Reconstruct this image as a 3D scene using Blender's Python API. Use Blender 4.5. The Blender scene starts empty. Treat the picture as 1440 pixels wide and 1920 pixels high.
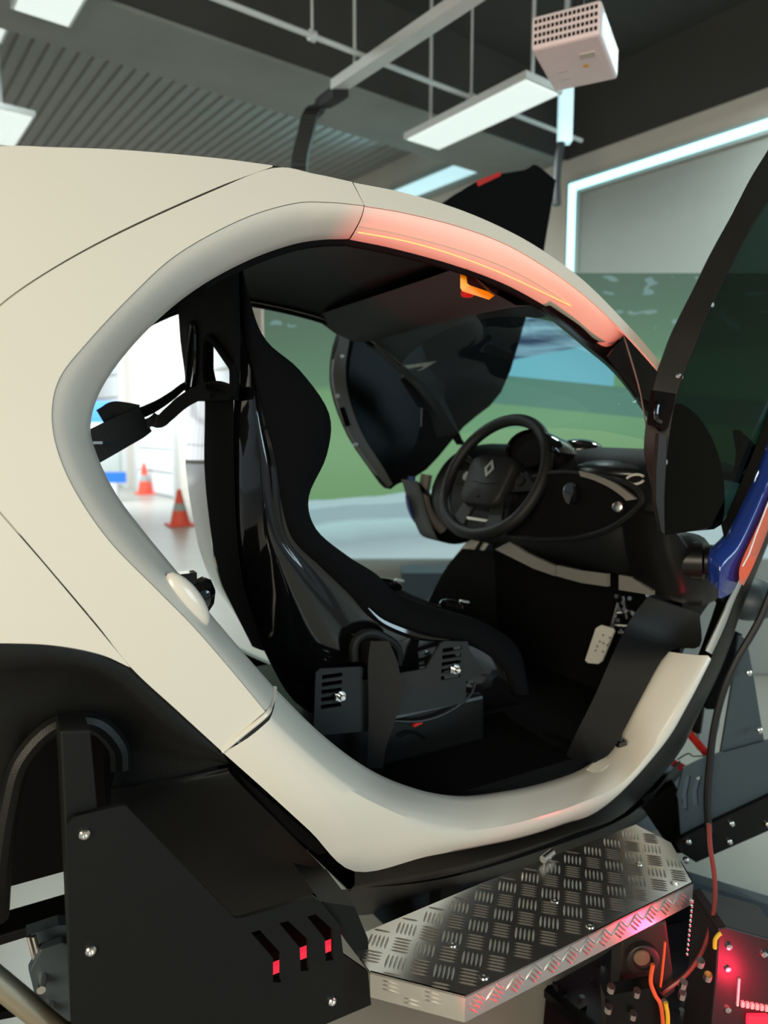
import bpy, bmesh, math, random
from mathutils import Vector, Matrix
random.seed(7)
SC = bpy.context.scene
COL = SC.collection
V = Vector
R = math.radians

# ------------------------------------------------------------------ camera
F, TH, HD = 1331.0, R(6.9), R(61.0)
CAM = V((0.0, -1.1, 1.5))
HX = V((math.cos(HD), math.sin(HD), 0)); RT = V((math.sin(HD), -math.cos(HD), 0))
FW = HX * math.cos(TH) - V((0, 0, math.sin(TH))); UP = HX * math.sin(TH) + V((0, 0, math.cos(TH)))
cd = bpy.data.cameras.new('camera'); co = bpy.data.objects.new('camera', cd); COL.objects.link(co)
co.matrix_world = Matrix(((RT.x, UP.x, -FW.x, CAM.x), (RT.y, UP.y, -FW.y, CAM.y), (RT.z, UP.z, -FW.z, CAM.z), (0, 0, 0, 1)))
cd.sensor_fit = 'VERTICAL'; cd.sensor_height = 36.0; cd.lens = F / 1920 * 36; cd.clip_start = 0.02
cd.dof.use_dof = True; cd.dof.focus_distance = 1.30; cd.dof.aperture_fstop = 2.9
SC.camera = co
# ------------------------------------------------------------------ world, lights, exposure
SC.view_settings.view_transform = 'Standard'; SC.view_settings.look = 'None'
SC.view_settings.gamma = 1; SC.view_settings.use_curve_mapping = False
SC.view_settings.exposure = 0.0
w = bpy.data.worlds.new('world'); SC.world = w; w.use_nodes = True
w.node_tree.nodes['Background'].inputs[0].default_value = (0.60, 0.74, 0.82, 1)
w.node_tree.nodes['Background'].inputs[1].default_value = 0.36
def area(name, loc, target, sx, sy, power, col):
    l = bpy.data.lights.new(name, 'AREA'); l.shape = 'RECTANGLE'; l.size = sx; l.size_y = sy; l.energy = power; l.color = col
    o = bpy.data.objects.new(name, l); COL.objects.link(o); o.location = loc
    o.rotation_euler = (V(target) - V(loc)).to_track_quat('-Z', 'Y').to_euler()
    return o
# unseen warm key lamp added behind the camera, cool daylight at the far roller doors
area('warm_key_light', (-2.9, -3.2, 2.3), (0.5, 0.1, 1.2), 2.4, 1.8, 205, (1.0, 0.87, 0.66))
area('daylight_far_doors', (0.6, 13.5, 3.2), (3.6, 17.0, 0.6), 4.0, 3.0, 400, (0.85, 0.95, 1.0))

area('cool_fill_light', (3.3, -4.2, 2.3), (0.3, 0.0, 1.3), 2.4, 1.8, 90, (0.64, 0.88, 1.0))  # fill added to lift and cool the door flange, no window there
area('hall_daylight', (-4.0, 9.0, 4.4), (-4.0, 9.0, 0), 5.0, 6.0, 170, (1.0, 0.94, 0.82))
# red spots for inferred base lamps shining up; the hinge spot is added
def spot(name, loc, target, power, col, deg, blend, r=0.05):
    l = bpy.data.lights.new(name, 'SPOT'); l.energy = power; l.color = col; l.spot_size = R(deg); l.spot_blend = blend; l.shadow_soft_size = r
    o = bpy.data.objects.new(name, l); COL.objects.link(o); o.location = loc
    o.rotation_euler = (V(target) - V(loc)).to_track_quat('-Z', 'Y').to_euler()
    return o
spot('red_lamp_light', (0.60, -0.42, 0.40), (1.09, 0.25, 1.87), 85, (1.0, 0.10, 0.08), 32, 0.08)
spot('red_base_light', (1.62, -0.44, 0.12), (1.10, -0.25, 0.575), 6, (1.0, 0.03, 0.06), 56, 1.0)

spot('red_hinge_light', (1.36, -0.34, 0.62), (1.56, 0.03, 1.13), 7, (1.0, 0.02, 0.06), 26, 0.9)  # extra spot added for the red glow at the hinge

# ------------------------------------------------------------------ pixel to point
def ray(u, v): return (FW * F + RT * (u - 720) - UP * (v - 960)).normalized()
def PY(u, v, y): d = ray(u, v); return CAM + d * ((y - CAM.y) / d.y)
def PZ(u, v, z): d = ray(u, v); return CAM + d * ((z - CAM.z) / d.z)
def PX(u, v, x): d = ray(u, v); return CAM + d * ((x - CAM.x) / d.x)
def PD(u, v, D): d = ray(u, v); return CAM + d * (D / d.dot(HX))
def S(x, z):                     # outer skin of the car's near side: tumblehome above, tuck-in below, taper to the nose
    y = 0.0
    if z > 1.12: y += 0.17 * ((z - 1.12) / 0.85) ** 2
    if z < 0.95: y += 0.05 * ((0.95 - z) / 0.3) ** 2
    if x > 1.1: y += 0.05 * ((x - 1.1) / 0.6) ** 2
    return y
def PS(u, v, off=0.0):
    d = ray(u, v); a = 0.6; st = 0.04
    f = lambda t: (CAM.y + d.y * t) - S(CAM.x + d.x * t, CAM.z + d.z * t) - off
    while f(a + st) < 0 and a < 4: a += st
    b = a + st
    for _ in range(24):
        m = (a + b) / 2
        if f(m) < 0: a = m
        else: b = m
    return CAM + d * a

# ------------------------------------------------------------------ materials
MAT = {}
def nodes_of(name):
    m = bpy.data.materials.new(name); m.use_nodes = True
    return m, m.node_tree, m.node_tree.nodes['Principled BSDF']
def mat(name, col, rough=0.5, metal=0.0, coat=0.0, vary=0.06, scale=8.0, bump=0.0, bscale=200.0, spec=0.5, emit=None, es=0.0):
    m, nt, b = nodes_of(name)
    tc = nt.nodes.new('ShaderNodeTexCoord')
    n = nt.nodes.new('ShaderNodeTexNoise'); n.inputs['Scale'].default_value = scale; n.inputs['Detail'].default_value = 4
    nt.links.new(tc.outputs['Object'], n.inputs['Vector'])
    r = nt.nodes.new('ShaderNodeMix'); r.data_type = 'RGBA'
    c = V(col)
    r.inputs['A'].default_value = (*[max(0, x * (1 - vary)) for x in c], 1)
    r.inputs['B'].default_value = (*[min(1, x * (1 + vary)) for x in c], 1)
    nt.links.new(n.outputs['Fac'], r.inputs['Factor']); nt.links.new(r.outputs['Result'], b.inputs['Base Color'])
    b.inputs['Roughness'].default_value = rough; b.inputs['Metallic'].default_value = metal
    b.inputs['Coat Weight'].default_value = coat; b.inputs['Coat Roughness'].default_value = 0.05
    b.inputs['Specular IOR Level'].default_value = spec
    if bump:
        n2 = nt.nodes.new('ShaderNodeTexNoise'); n2.inputs['Scale'].default_value = bscale
        nt.links.new(tc.outputs['Object'], n2.inputs['Vector'])
        bp = nt.nodes.new('ShaderNodeBump'); bp.inputs['Strength'].default_value = bump; bp.inputs['Distance'].default_value = 0.002
        nt.links.new(n2.outputs['Fac'], bp.inputs['Height']); nt.links.new(bp.outputs['Normal'], b.inputs['Normal'])
    if emit:
        b.inputs['Emission Color'].default_value = (*emit, 1); b.inputs['Emission Strength'].default_value = es
    MAT[name] = m
    return m
def glass(name, tint, refl=0.016, rough=0.0):
    m, nt, b = nodes_of(name); nt.nodes.remove(b)
    out = nt.nodes['Material Output']
    t = nt.nodes.new('ShaderNodeBsdfTransparent'); t.inputs[0].default_value = (*tint, 1)
    g = nt.nodes.new('ShaderNodeBsdfGlossy'); g.inputs['Roughness'].default_value = rough; g.inputs[0].default_value = (0.9, 0.95, 1, 1)
    lw = nt.nodes.new('ShaderNodeLayerWeight'); lw.inputs[0].default_value = 0.5
    pw = nt.nodes.new('ShaderNodeMath'); pw.operation = 'POWER'; pw.inputs[1].default_value = 5.0; nt.links.new(lw.outputs['Facing'], pw.inputs[0])
    fr = nt.nodes.new('ShaderNodeMath'); fr.operation = 'MULTIPLY_ADD'; fr.inputs[1].default_value = 0.6; fr.inputs[2].default_value = refl; nt.links.new(pw.outputs[0], fr.inputs[0])
    mx = nt.nodes.new('ShaderNodeMixShader')
    nt.links.new(fr.outputs[0], mx.inputs[0]); nt.links.new(t.outputs[0], mx.inputs[1]); nt.links.new(g.outputs[0], mx.inputs[2])
    nt.links.new(mx.outputs[0], out.inputs[0]); MAT[name] = m
    return m
mat('cream_paint', (0.74, 0.71, 0.63), 0.28, 0, 0.35, 0.012, 2)
mat('white_paint', (0.82, 0.81, 0.78), 0.3, 0, 0.3, 0.012, 2)
mat('black_plastic', (0.0055, 0.0058, 0.0052), 0.42, bump=0.25, bscale=600, spec=0.28)
mat('satin_black', (0.004, 0.0042, 0.004), 0.34, vary=0.1, spec=0.28)
mat('liner_black', (0.0022, 0.0022, 0.0025), 0.75, spec=0.1)
mat('powder_black', (0.0034, 0.0046, 0.0041), 0.55, bump=0.15, bscale=900, spec=0.28)
mat('gloss_black', (0.004, 0.004, 0.0045), 0.07, 0, 0.6, spec=0.6)
mat('suede_black', (0.0018, 0.002, 0.003), 0.95, bump=0.4, bscale=1200, spec=0.15)
mat('webbing', (0.007, 0.007, 0.0065), 0.75, bump=0.5, bscale=700)
mat('dash_black', (0.0065, 0.0075, 0.008), 0.5, bump=0.3, bscale=700, spec=0.28)
mat('dash_grey', (0.16, 0.155, 0.14), 0.5)
mat('header_grey', (0.018, 0.0185, 0.018), 0.6)
mat('light_grey', (0.55, 0.55, 0.5), 0.5)
mat('steel', (0.62, 0.61, 0.58), 0.28, 1.0)
mat('zinc', (0.8, 0.8, 0.78), 0.22, 1.0)
mat('aluminium', (0.70, 0.69, 0.66), 0.27, 1.0, vary=0.05, scale=30)
mat('amber_glint', (0.9, 0.3, 0.1), 0.4, emit=(1.0, 0.40, 0.10), es=1.6)
mat('plum_black', (0.016, 0.010, 0.013), 0.45)
mat('red_glow', (0.5, 0.01, 0.02), 0.4, emit=(1, 0.03, 0.07), es=0.9)
mat('red', (0.55, 0.02, 0.015), 0.45)
mat('yellow', (0.85, 0.46, 0.01), 0.4)
mat('yellow_orange', (0.95, 0.34, 0.005), 0.4)
mat('maroon', (0.03, 0.006, 0.008), 0.4)
mat('orange_paint', (0.9, 0.12, 0.05), 0.25, 0, 0.5)
mat('blue_paint', (0.012, 0.035, 0.22), 0.2, 0, 0.8)
mat('slate', (0.045, 0.065, 0.078), 0.5)
mat('floor_grey', (0.46, 0.445, 0.395), 0.30, vary=0.12, scale=3)
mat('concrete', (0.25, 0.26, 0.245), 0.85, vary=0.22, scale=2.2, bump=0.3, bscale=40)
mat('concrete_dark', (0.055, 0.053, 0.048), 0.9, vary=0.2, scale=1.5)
mat('deck', (0.28, 0.28, 0.26), 0.8, vary=0.1)
mat('wall_white', (0.66, 0.61, 0.54), 0.8, vary=0.03)
mat('panel_white', (0.38, 0.41, 0.39), 0.8, vary=0.03)
mat('door_white', (0.85, 0.87, 0.88), 0.6, vary=0.03)
mat('blue_sign', (0.02, 0.16, 0.75), 0.5)
mat('cone_orange', (0.9, 0.10, 0.05), 0.5)
mat('galvanised', (0.66, 0.68, 0.68), 0.5, 0.1)
mat('led_cyan', (0.4, 0.8, 0.85), 0.5, emit=(0.45, 0.90, 1.0), es=2.2)
mat('led_tube', (0.7, 0.9, 0.95), 0.5, emit=(0.6, 0.93, 1.0), es=0.75)
mat('led_white', (0.9, 0.9, 0.9), 0.5, emit=(0.74, 0.86, 0.82), es=0.72)
mat('projector_white', (0.85, 0.78, 0.79), 0.4)
mat('dark_hole', (0.003, 0.003, 0.003), 0.9, spec=0.1)
mat('cable_black', (0.012, 0.012, 0.013), 0.5)
mat('cable_red', (0.20, 0.035, 0.03), 0.4)
mat('cable_yellow', (0.75, 0.5, 0.02), 0.5)
mat('teal_tape', (0.03, 0.25, 0.18), 0.6)
mat('plate_black', (0.0062, 0.0088, 0.0085), 0.5)
m_ = mat('mirror_black', (0.004, 0.004, 0.0045), 0.06, 0, 1.0); m_.node_tree.nodes['Principled BSDF'].inputs['Coat IOR'].default_value = 2.4
mat('door_grey', (0.014, 0.0145, 0.0135), 0.42, bump=0.2, bscale=600, spec=0.35)
mat('pad_black', (0.007, 0.008, 0.009), 0.3, spec=0.6)
mat('champagne', (0.50, 0.44, 0.33), 0.35, 0.8)
mat('brown_black', (0.02, 0.014, 0.011), 0.5)
mat('dull_brass', (0.25, 0.16, 0.10), 0.45, 0.4)
mat('cable_orange', (0.9, 0.12, 0.03), 0.45)
glass('windscreen_glass', (0.80, 0.92, 0.93))
glass('door_glass', (0.16, 0.23, 0.21), 0.025)
glass('far_door_glass', (0.02, 0.03, 0.032), 0.01, 0.35)
glass('lens_glass', (0.6, 0.65, 0.7))

# ------------------------------------------------------------------ mesh helpers
class MB:
    def __init__(s): s.v = []; s.f = []
    def add(s, vs, fs):
        o = len(s.v); s.v += [V(p) for p in vs]; s.f += [tuple(i + o for i in f) for f in fs]; return s
    def grid(s, rows, closed=False, wrap=False):
        n = len(rows[0]); vs = [p for r in rows for p in r]; fs = []
        m = len(rows)
        for i in range(m if wrap else m - 1):
            for j in range(n if closed else n - 1):
                a, b = i * n + j, i * n + (j + 1) % n; i2 = (i + 1) % m
                fs.append((a, b, i2 * n + (j + 1) % n, i2 * n + j))
        return s.add(vs, fs)
    def box(s, c, ax, ay, az):          # centre and three half-axes
        c, ax, ay, az = V(c), V(ax), V(ay), V(az)
        vs = [c + ax * i + ay * j + az * k for k in (-1, 1) for j in (-1, 1) for i in (-1, 1)]
        return s.add(vs, [(0, 2, 3, 1), (4, 5, 7, 6), (0, 1, 5, 4), (2, 6, 7, 3), (0, 4, 6, 2), (1, 3, 7, 5)])
    def abox(s, lo, hi):
        lo, hi = V(lo), V(hi); c = (lo + hi) / 2; h = (hi - lo) / 2
        return s.box(c, (h.x, 0, 0), (0, h.y, 0), (0, 0, h.z))
    def tube(s, pts, r, n=10, cap=True, closed=False):
        pts = [V(p) for p in pts]; m = len(pts); rows = []
        rr = r if isinstance(r, (list, tuple)) else [r] * m
        ref = None
        for i, p in enumerate(pts):
            if closed: t = (pts[(i + 1) % m] - pts[i - 1]).normalized()
            else: t = (pts[min(i + 1, m - 1)] - pts[max(i - 1, 0)]).normalized()
            if ref is None: ref = t.orthogonal().normalized()
            ref = (ref - t * ref.dot(t)).normalized(); b = t.cross(ref)
            rows.append([p + (ref * math.cos(a) + b * math.sin(a)) * rr[i] for a in [2 * math.pi * k / n for k in range(n)]])
        o = len(s.v); s.grid(rows, True, closed)
        if cap and not closed:
            s.f.append(tuple(o + k for k in reversed(range(n)))); s.f.append(tuple(o + (m - 1) * n + k for k in range(n)))
        return s
    def cyl(s, a, b, r, n=16, r2=None): return s.tube([a, b], [r, r if r2 is None else r2], n)
    def ribbon(s, pts, wid, th):        # strap: centre line, width vector(s), thickness
        m = len(pts); pts = [V(p) for p in pts]
        ws = wid if isinstance(wid, list) else [V(wid)] * m
        rows = []
        for i, p in enumerate(pts):
            t = (pts[min(i + 1, m - 1)] - pts[max(i - 1, 0)]).normalized(); nn = t.cross(ws[i]).normalized() * (th / 2)
            h = ws[i] / 2
            rows.append([p - h - nn, p + h - nn, p + h + nn, p - h + nn])
        o = len(s.v); s.grid(rows, True)
        s.f += [(o, o + 1, o + 2, o + 3), tuple(o + (m - 1) * 4 + k for k in (3, 2, 1, 0))]
        return s
    def plate(s, outer, off, holes=()):  # flat polygon with holes, extruded by off
        off = V(off); bm = bmesh.new(); loops = []
        for lp in [outer] + list(holes):
            vs = [bm.verts.new(p) for p in lp]; loops.append([v.co.copy() for v in vs])
            for i in range(len(vs)): bm.edges.new((vs[i], vs[(i + 1) % len(vs)]))
        bmesh.ops.triangle_fill(bm, use_beauty=True, use_dissolve=False, edges=bm.edges[:])
        bm.verts.index_update()
        vs = [v.co.copy() for v in bm.verts]; fs = [tuple(v.index for v in f.verts) for f in bm.faces]; bm.free()
        n = len(vs); s.add(vs + [p + off for p in vs], fs + [tuple(i + n for i in reversed(f)) for f in fs])
        for lp in loops:
            k = len(lp); s.add(lp + [p + off for p in lp], [(i, (i + 1) % k, (i + 1) % k + k, i + k) for i in range(k)])
        return s
    def lathe(s, c, axis, prof, n=24):   # prof: (distance along axis, radius)
        axis = V(axis).normalized(); a = axis.orthogonal().normalized(); b = axis.cross(a); c = V(c)
        return s.grid([[c + axis * h + (a * math.cos(t) + b * math.sin(t)) * r for t in [2 * math.pi * k / n for k in range(n)]] for h, r in prof], True)
    def ball(s, c, ax, ay, az, n=20, m=12, lo=-90, hi=90):
        rows = []
        for i in range(m + 1):
            la = R(lo + (hi - lo) * i / m)
            rows.append([V(c) + V(ax) * math.cos(la) * math.cos(t) + V(ay) * math.cos(la) * math.sin(t) + V(az) * math.sin(la) for t in [2 * math.pi * k / n for k in range(n)]])
        return s.grid(rows, True)
    def build(s, name, material, parent=None, smooth=35, bevel=0.0, solid=0.0, bseg=2):
        me = bpy.data.meshes.new(name)
        base = BASE[parent.name] if parent else None
        if base is None:
            xs = [p.x for p in s.v]; ys = [p.y for p in s.v]
            base = V(((min(xs) + max(xs)) / 2, (min(ys) + max(ys)) / 2, min(p.z for p in s.v)))
        me.from_pydata([p - base for p in s.v], [], s.f)
        bm = bmesh.new(); bm.from_mesh(me)
        bmesh.ops.remove_doubles(bm, verts=bm.verts, dist=1e-5)
        bmesh.ops.recalc_face_normals(bm, faces=bm.faces); bm.to_mesh(me); bm.free()
        me.materials.append(MAT[material] if isinstance(material, str) else material)
        if smooth:
            me.polygons.foreach_set('use_smooth', [True] * len(me.polygons)); me.set_sharp_from_angle(angle=R(smooth))
        o = bpy.data.objects.new(name, me); COL.objects.link(o)
        if parent: o.parent = parent
        else: o.location = base
        BASE[o.name] = base
        if solid:
            md = o.modifiers.new('s', 'SOLIDIFY'); md.thickness = solid; md.offset = -1
        if bevel:
            md = o.modifiers.new('b', 'BEVEL'); md.width = bevel; md.segments = bseg; md.limit_method = 'ANGLE'; md.angle_limit = R(40)
        return o
BASE = {}
def thing(name, label, cat, loc, group=None):
    o = bpy.data.objects.new(name, None); COL.objects.link(o); o.location = loc; o.empty_display_size = 0.05
    BASE[o.name] = V(loc); return tag(o, label, cat, group)
def tag(o, label, cat, group=None, kind=None):
    o['label'] = label; o['category'] = cat
    if group: o['group'] = group
    if kind: o['kind'] = kind
    return o
def struct(o, label=None):
    o['kind'] = 'structure'
    if label: o['label'] = label
    return o
def cr(pts, m=6, closed=False):           # Catmull-Rom through the points, m steps per span
    pts = [V(p) for p in pts]; n = len(pts); out = []
    for i in range(n if closed else n - 1):
        p1, p2 = pts[i], pts[(i + 1) % n]
        p0 = pts[i - 1] if (i or closed) else p1 * 2 - p2
        p3 = pts[(i + 2) % n] if (closed or i + 2 < n) else p2 * 2 - p1
        for k in range(m):
            t = k / m; t2 = t * t; t3 = t2 * t
            out.append((p1 * 2 + (p2 - p0) * t + (p0 * 2 - p1 * 5 + p2 * 4 - p3) * t2 + (p1 * 3 - p0 - p2 * 3 + p3) * t3) * 0.5)
    if not closed: out.append(pts[-1])
    return out
def px(pts, m=6): return [(p.x, p.y) for p in cr([V((a, b, 0)) for a, b in pts], m)]
def lerp(a, b, t): return [p + (q - p) * t for p, q in zip(a, b)]
def mirror(mb, c=0.62):
    k = MB(); k.v = [V((p.x, 2 * c - p.y, p.z)) for p in mb.v]; k.f = [tuple(reversed(f)) for f in mb.f]; return k

# ================================================================== ROOM
LA = HD - R(52.5); L = V((math.cos(LA), math.sin(LA), 0)); T = V((-L.y, L.x, 0)); Z = V((0, 0, 1))
O0 = V((CAM.x, CAM.y, 0))
def RM(a, b, z): return O0 + L * a + T * b + Z * z
def PA(u, v, a): d = ray(u, v); return CAM + d * (a / d.dot(L))     # point on the plane a = const (front wall)
def ab(p): q = p - O0; return q.dot(L), q.dot(T)
WA = 5.6
DECK, BEAM = 4.7, 3.95
def rbox(mb, a0, a1, b0, b1, z0, z1): return mb.box(RM((a0 + a1) / 2, (b0 + b1) / 2, (z0 + z1) / 2), L * (a1 - a0) / 2, T * (b1 - b0) / 2, Z * (z1 - z0) / 2)
struct(rbox(MB(), -9, WA + 0.2, -7, 30, -0.1, 0).build('floor', 'floor_grey', smooth=0))
wf = struct(rbox(MB(), WA, WA + 0.2, -7, 30, 0, DECK).build('wall_front', 'wall_white', smooth=0))
struct(rbox(MB(), -9, WA, 30, 30.2, 0, DECK).build('wall_far', 'wall_white', smooth=0))
wn_ = bpy.data.objects.new('window_1', None); COL.objects.link(wn_); wn_.location = RM(-2.0, 29.95, 0.3); BASE[wn_.name] = V(wn_.location); struct(wn_)
mat('daylight_pane', (0.8, 0.8, 0.8), 0.5, emit=(0.92, 0.97, 1.0), es=1.6)
for i in range(8):
    for j in range(3): rbox(MB(), -8 + i * 1.6 + .04, -8 + (i + 1) * 1.6 - .04, 29.94, 29.96, .3 + j * 1.1 + .03, .3 + (j + 1) * 1.1 - .03).build('pane', 'daylight_pane', wn_, 0)
for i in range(9): rbox(MB(), -8 + i * 1.6 - .04, -8 + i * 1.6 + .04, 29.88, 29.999, .3, 3.6).build('window_frame', 'galvanised', wn_, 0)
for j in range(4): rbox(MB(), -8, 4.8, 29.89, 29.998, .3 + j * 1.1 - .03, .3 + j * 1.1 + .03).build('window_frame', 'galvanised', wn_, 0)
# ribbed metal deck (corrugations run along T)
mb = MB(); prof = []; a = -9.0
while a < WA + 0.2:
    prof += [(a, 0), (a + 0.06, 0), (a + 0.075, 0.02), (a + 0.105, 0.02)]; a += 0.12
mb.grid([[RM(p, b, DECK + h) for p, h in prof] for b in (-7, 30)])
struct(mb.build('ceiling', 'deck', smooth=0, solid=0.02))
# concrete beams: one along L over the hall, one along the front wall, one further
def beam(name, a0, a1, b0, b1, m='concrete', z0=BEAM): return struct(rbox(MB(), a0, a1, b0, b1, z0, DECK - 0.002).build(name, m, smooth=0, bevel=0.015))
b1 = ab(PZ(720, 186, BEAM))[1]; b2 = ab(PZ(720, 272, BEAM))[1]
beam('trim_1', -9, WA - 0.01, b1, b2)
a1 = ab(PZ(1440, 182, BEAM))[0]
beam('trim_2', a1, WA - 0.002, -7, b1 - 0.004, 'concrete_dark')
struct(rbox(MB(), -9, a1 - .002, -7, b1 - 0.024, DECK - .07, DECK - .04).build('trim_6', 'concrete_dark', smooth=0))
struct(rbox(MB(), -9, a1 - .002, b1 - 0.022, b1 - 0.001, BEAM + 0.02, DECK - 0.004).build('trim_5', 'concrete_dark', smooth=0))  # dark panel added over the beam side, its shade put into colour
beam('trim_3', -9, WA - 0.01, 11.5, 12.1)

# LED framed recess on the front wall: cyan strips around a pale roller blind
c0 = PA(1078, 352, WA - 0.02); c1 = PA(1440, 222, WA - 0.02)
_, bl = ab(c0); zt = c0.z; br = bl - 5.0
lf = thing('wall_light_strip', 'cyan glowing light strip frame on wall above projection screen', 'light strip', RM(WA - 0.02, bl, 0.6))
rbox(MB(), WA - 0.05, WA - 0.003, bl - 0.07, bl + 0.07, 0.6, zt + 0.07).build('frame_profile', 'panel_white', lf, 0)
rbox(MB(), WA - 0.05, WA - 0.003, br, bl - 0.075, zt - 0.07, zt + 0.07).build('frame_profile', 'panel_white', lf, 0)
rbox(MB(), WA - 0.065, WA - 0.051, bl - 0.035, bl + 0.035, 0.6, zt + 0.03).build('led_strip', 'led_cyan', lf, 0)
rbox(MB(), WA - 0.065, WA - 0.051, br, bl - 0.04, zt - 0.035, zt + 0.03).build('led_strip', 'led_cyan', lf, 0)
struct(rbox(MB(), WA - 0.012, WA - 0.002, br, bl - 0.08, 0.6, zt - 0.08).build('wall_front_panel', 'panel_white', smooth=0), 'pale panel inside the cyan light frame')

q0, q1 = PA(690, 405, WA - .02), PA(960, 268, WA - .02); zc = PA(808, 346, WA - .02).z
l2 = thing('led_strip_light', 'cyan glowing strip above the raised far door, farther along the wall', 'light strip', RM(WA - .04, ab(q0)[1], zc))
bs = sorted((ab(q0)[1], ab(q1)[1]))
rbox(MB(), WA - .05, WA - .003, bs[0], bs[1], zc - .14, zc + .14).build('profile', 'panel_white', l2, 0)
rbox(MB(), WA - .065, WA - .051, bs[0], bs[1], zc - .08, zc + .08).build('led_strip', 'led_tube', l2, 0)
area('led_strip_wash', RM(WA - .5, (bs[0] + bs[1]) / 2, zc + .05), RM(WA - 2.2, (bs[0] + bs[1]) / 2, DECK), .3, bs[1] - bs[0], 22, (.45, .9, 1))
# projection screen with the driving-game picture
def screen_mat():
    m, nt, b = nodes_of('projected_picture')
    tc = nt.nodes.new('ShaderNodeTexCoord'); sp = nt.nodes.new('ShaderNodeSeparateXYZ'); nt.links.new(tc.outputs['UV'], sp.inputs[0])
    def math_(op, a, b_=None):
        n = nt.nodes.new('ShaderNodeMath'); n.operation = op
        for i, x in enumerate((a, b_)):
            if x is None: continue
            if isinstance(x, (int, float)): n.inputs[i].default_value = x
            else: nt.links.new(x, n.inputs[i])
        return n.outputs[0]
    u, v = sp.outputs[0], sp.outputs[1]
    nz = nt.nodes.new('ShaderNodeTexNoise'); nz.inputs['Scale'].default_value = 9; nz.inputs['Detail'].default_value = 6
    nt.links.new(tc.outputs['UV'], nz.inputs['Vector'])
    n2 = nt.nodes.new('ShaderNodeTexNoise'); n2.inputs['Scale'].default_value = 26; n2.inputs['Detail'].default_value = 2
    nt.links.new(tc.outputs['UV'], n2.inputs['Vector'])
    # height along the picture, bent so that the road sweeps up to the right
    curve = math_('ADD', v, math_('MULTIPLY', math_('SUBTRACT', nz.outputs['Fac'], 0.5), 0.05))
    curve = math_('SUBTRACT', curve, math_('MULTIPLY', math_('SUBTRACT', u, 0.1), 0.20))
    ra = nt.nodes.new('ShaderNodeValToRGB'); nt.links.new(curve, ra.inputs[0])
    cols = [(0.0, (0.42, 0.58, 0.60)), (0.06, (0.30, 0.43, 0.46)), (0.125, (0.42, 0.66, 0.66)), (0.14, (0.31, 0.46, 0.49)), (0.185, (0.30, 0.47, 0.50)), (0.19, (0.42, 0.62, 0.64)),
            (0.215, (0.40, 0.60, 0.62)), (0.222, (0.16, 0.34, 0.15)), (0.42, (0.20, 0.40, 0.20)), (0.60, (0.17, 0.35, 0.17)), (0.63, (0.11, 0.24, 0.14)), (0.80, (0.08, 0.17, 0.11)), (1.0, (0.06, 0.11, 0.09))]
    e = ra.color_ramp.elements
    e[0].position, e[0].color = cols[0][0], (*cols[0][1], 1); e[1].position, e[1].color = cols[-1][0], (*cols[-1][1], 1)
    for p, c in cols[1:-1]:
        x = e.new(p); x.color = (*c, 1)
    # second road seen further along the picture (right half)
    low = math_('SUBTRACT', 0.65, math_('MULTIPLY', math_('SUBTRACT', u, 0.39), 0.22))
    top = math_('ADD', 0.715, math_('MULTIPLY', math_('SUBTRACT', u, 0.40), 0.42))
    inside = math_('MULTIPLY', math_('GREATER_THAN', v, low), math_('LESS_THAN', v, top))
    gate = math_('MULTIPLY', inside, math_('MULTIPLY', math_('GREATER_THAN', u, 0.36), math_('LESS_THAN', u, 0.54)))
    band = math_('MULTIPLY', math_('MULTIPLY', math_('LESS_THAN', v, low), math_('GREATER_THAN', v, math_('SUBTRACT', low, 0.10))), math_('GREATER_THAN', u, 0.33))
    mx = nt.nodes.new('ShaderNodeMix'); mx.data_type = 'RGBA'; nt.links.new(gate, mx.inputs['Factor'])
    nt.links.new(ra.outputs[0], mx.inputs['A']); mx.inputs['B'].default_value = (0.20, 0.56, 0.66, 1)
    m4 = nt.nodes.new('ShaderNodeMix'); m4.data_type = 'RGBA'; nt.links.new(math_('MULTIPLY', band, 0.8), m4.inputs['Factor'])
    nt.links.new(mx.outputs['Result'], m4.inputs['A']); m4.inputs['B'].default_value = (0.10, 0.24, 0.20, 1)
    # car body streaks above the pale road
    wv = nt.nodes.new('ShaderNodeTexNoise'); wv.inputs['Scale'].default_value = 14; mp = nt.nodes.new('ShaderNodeMapping'); mp.inputs['Scale'].default_value = (0.5, 2.4, 1); mp.inputs['Rotation'].default_value = (0, 0, -0.5)
    nt.links.new(tc.outputs['UV'], mp.inputs[0]); nt.links.new(mp.outputs[0], wv.inputs['Vector'])
    r5 = nt.nodes.new('ShaderNodeValToRGB'); nt.links.new(wv.outputs['Fac'], r5.inputs[0]); e = r5.color_ramp.elements
    e[0].position = 0.40; e[0].color = (0.03, 0.06, 0.13, 1); e[1].position = 0.62; e[1].color = (0.30, 0.55, 0.66, 1)
    st_ = math_('MULTIPLY', math_('GREATER_THAN', v, top), math_('MULTIPLY', math_('LESS_THAN', v, 0.90), math_('MULTIPLY', math_('GREATER_THAN', u, 0.34), math_('LESS_THAN', u, 0.50))))
    m5 = nt.nodes.new('ShaderNodeMix'); m5.data_type = 'RGBA'; nt.links.new(st_, m5.inputs['Factor'])
    nt.links.new(m4.outputs['Result'], m5.inputs['A']); nt.links.new(r5.outputs[0], m5.inputs['B'])
    # pale leaf lights in the trees
    th = math_('MULTIPLY', math_('GREATER_THAN', n2.outputs['Fac'], 0.64), math_('GREATER_THAN', v, 0.80))
    m3 = nt.nodes.new('ShaderNodeMix'); m3.data_type = 'RGBA'; nt.links.new(math_('MULTIPLY', th, 0.5), m3.inputs['Factor'])
    nt.links.new(m5.outputs['Result'], m3.inputs['A']); m3.inputs['B'].default_value = (0.25, 0.42, 0.45, 1)
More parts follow.
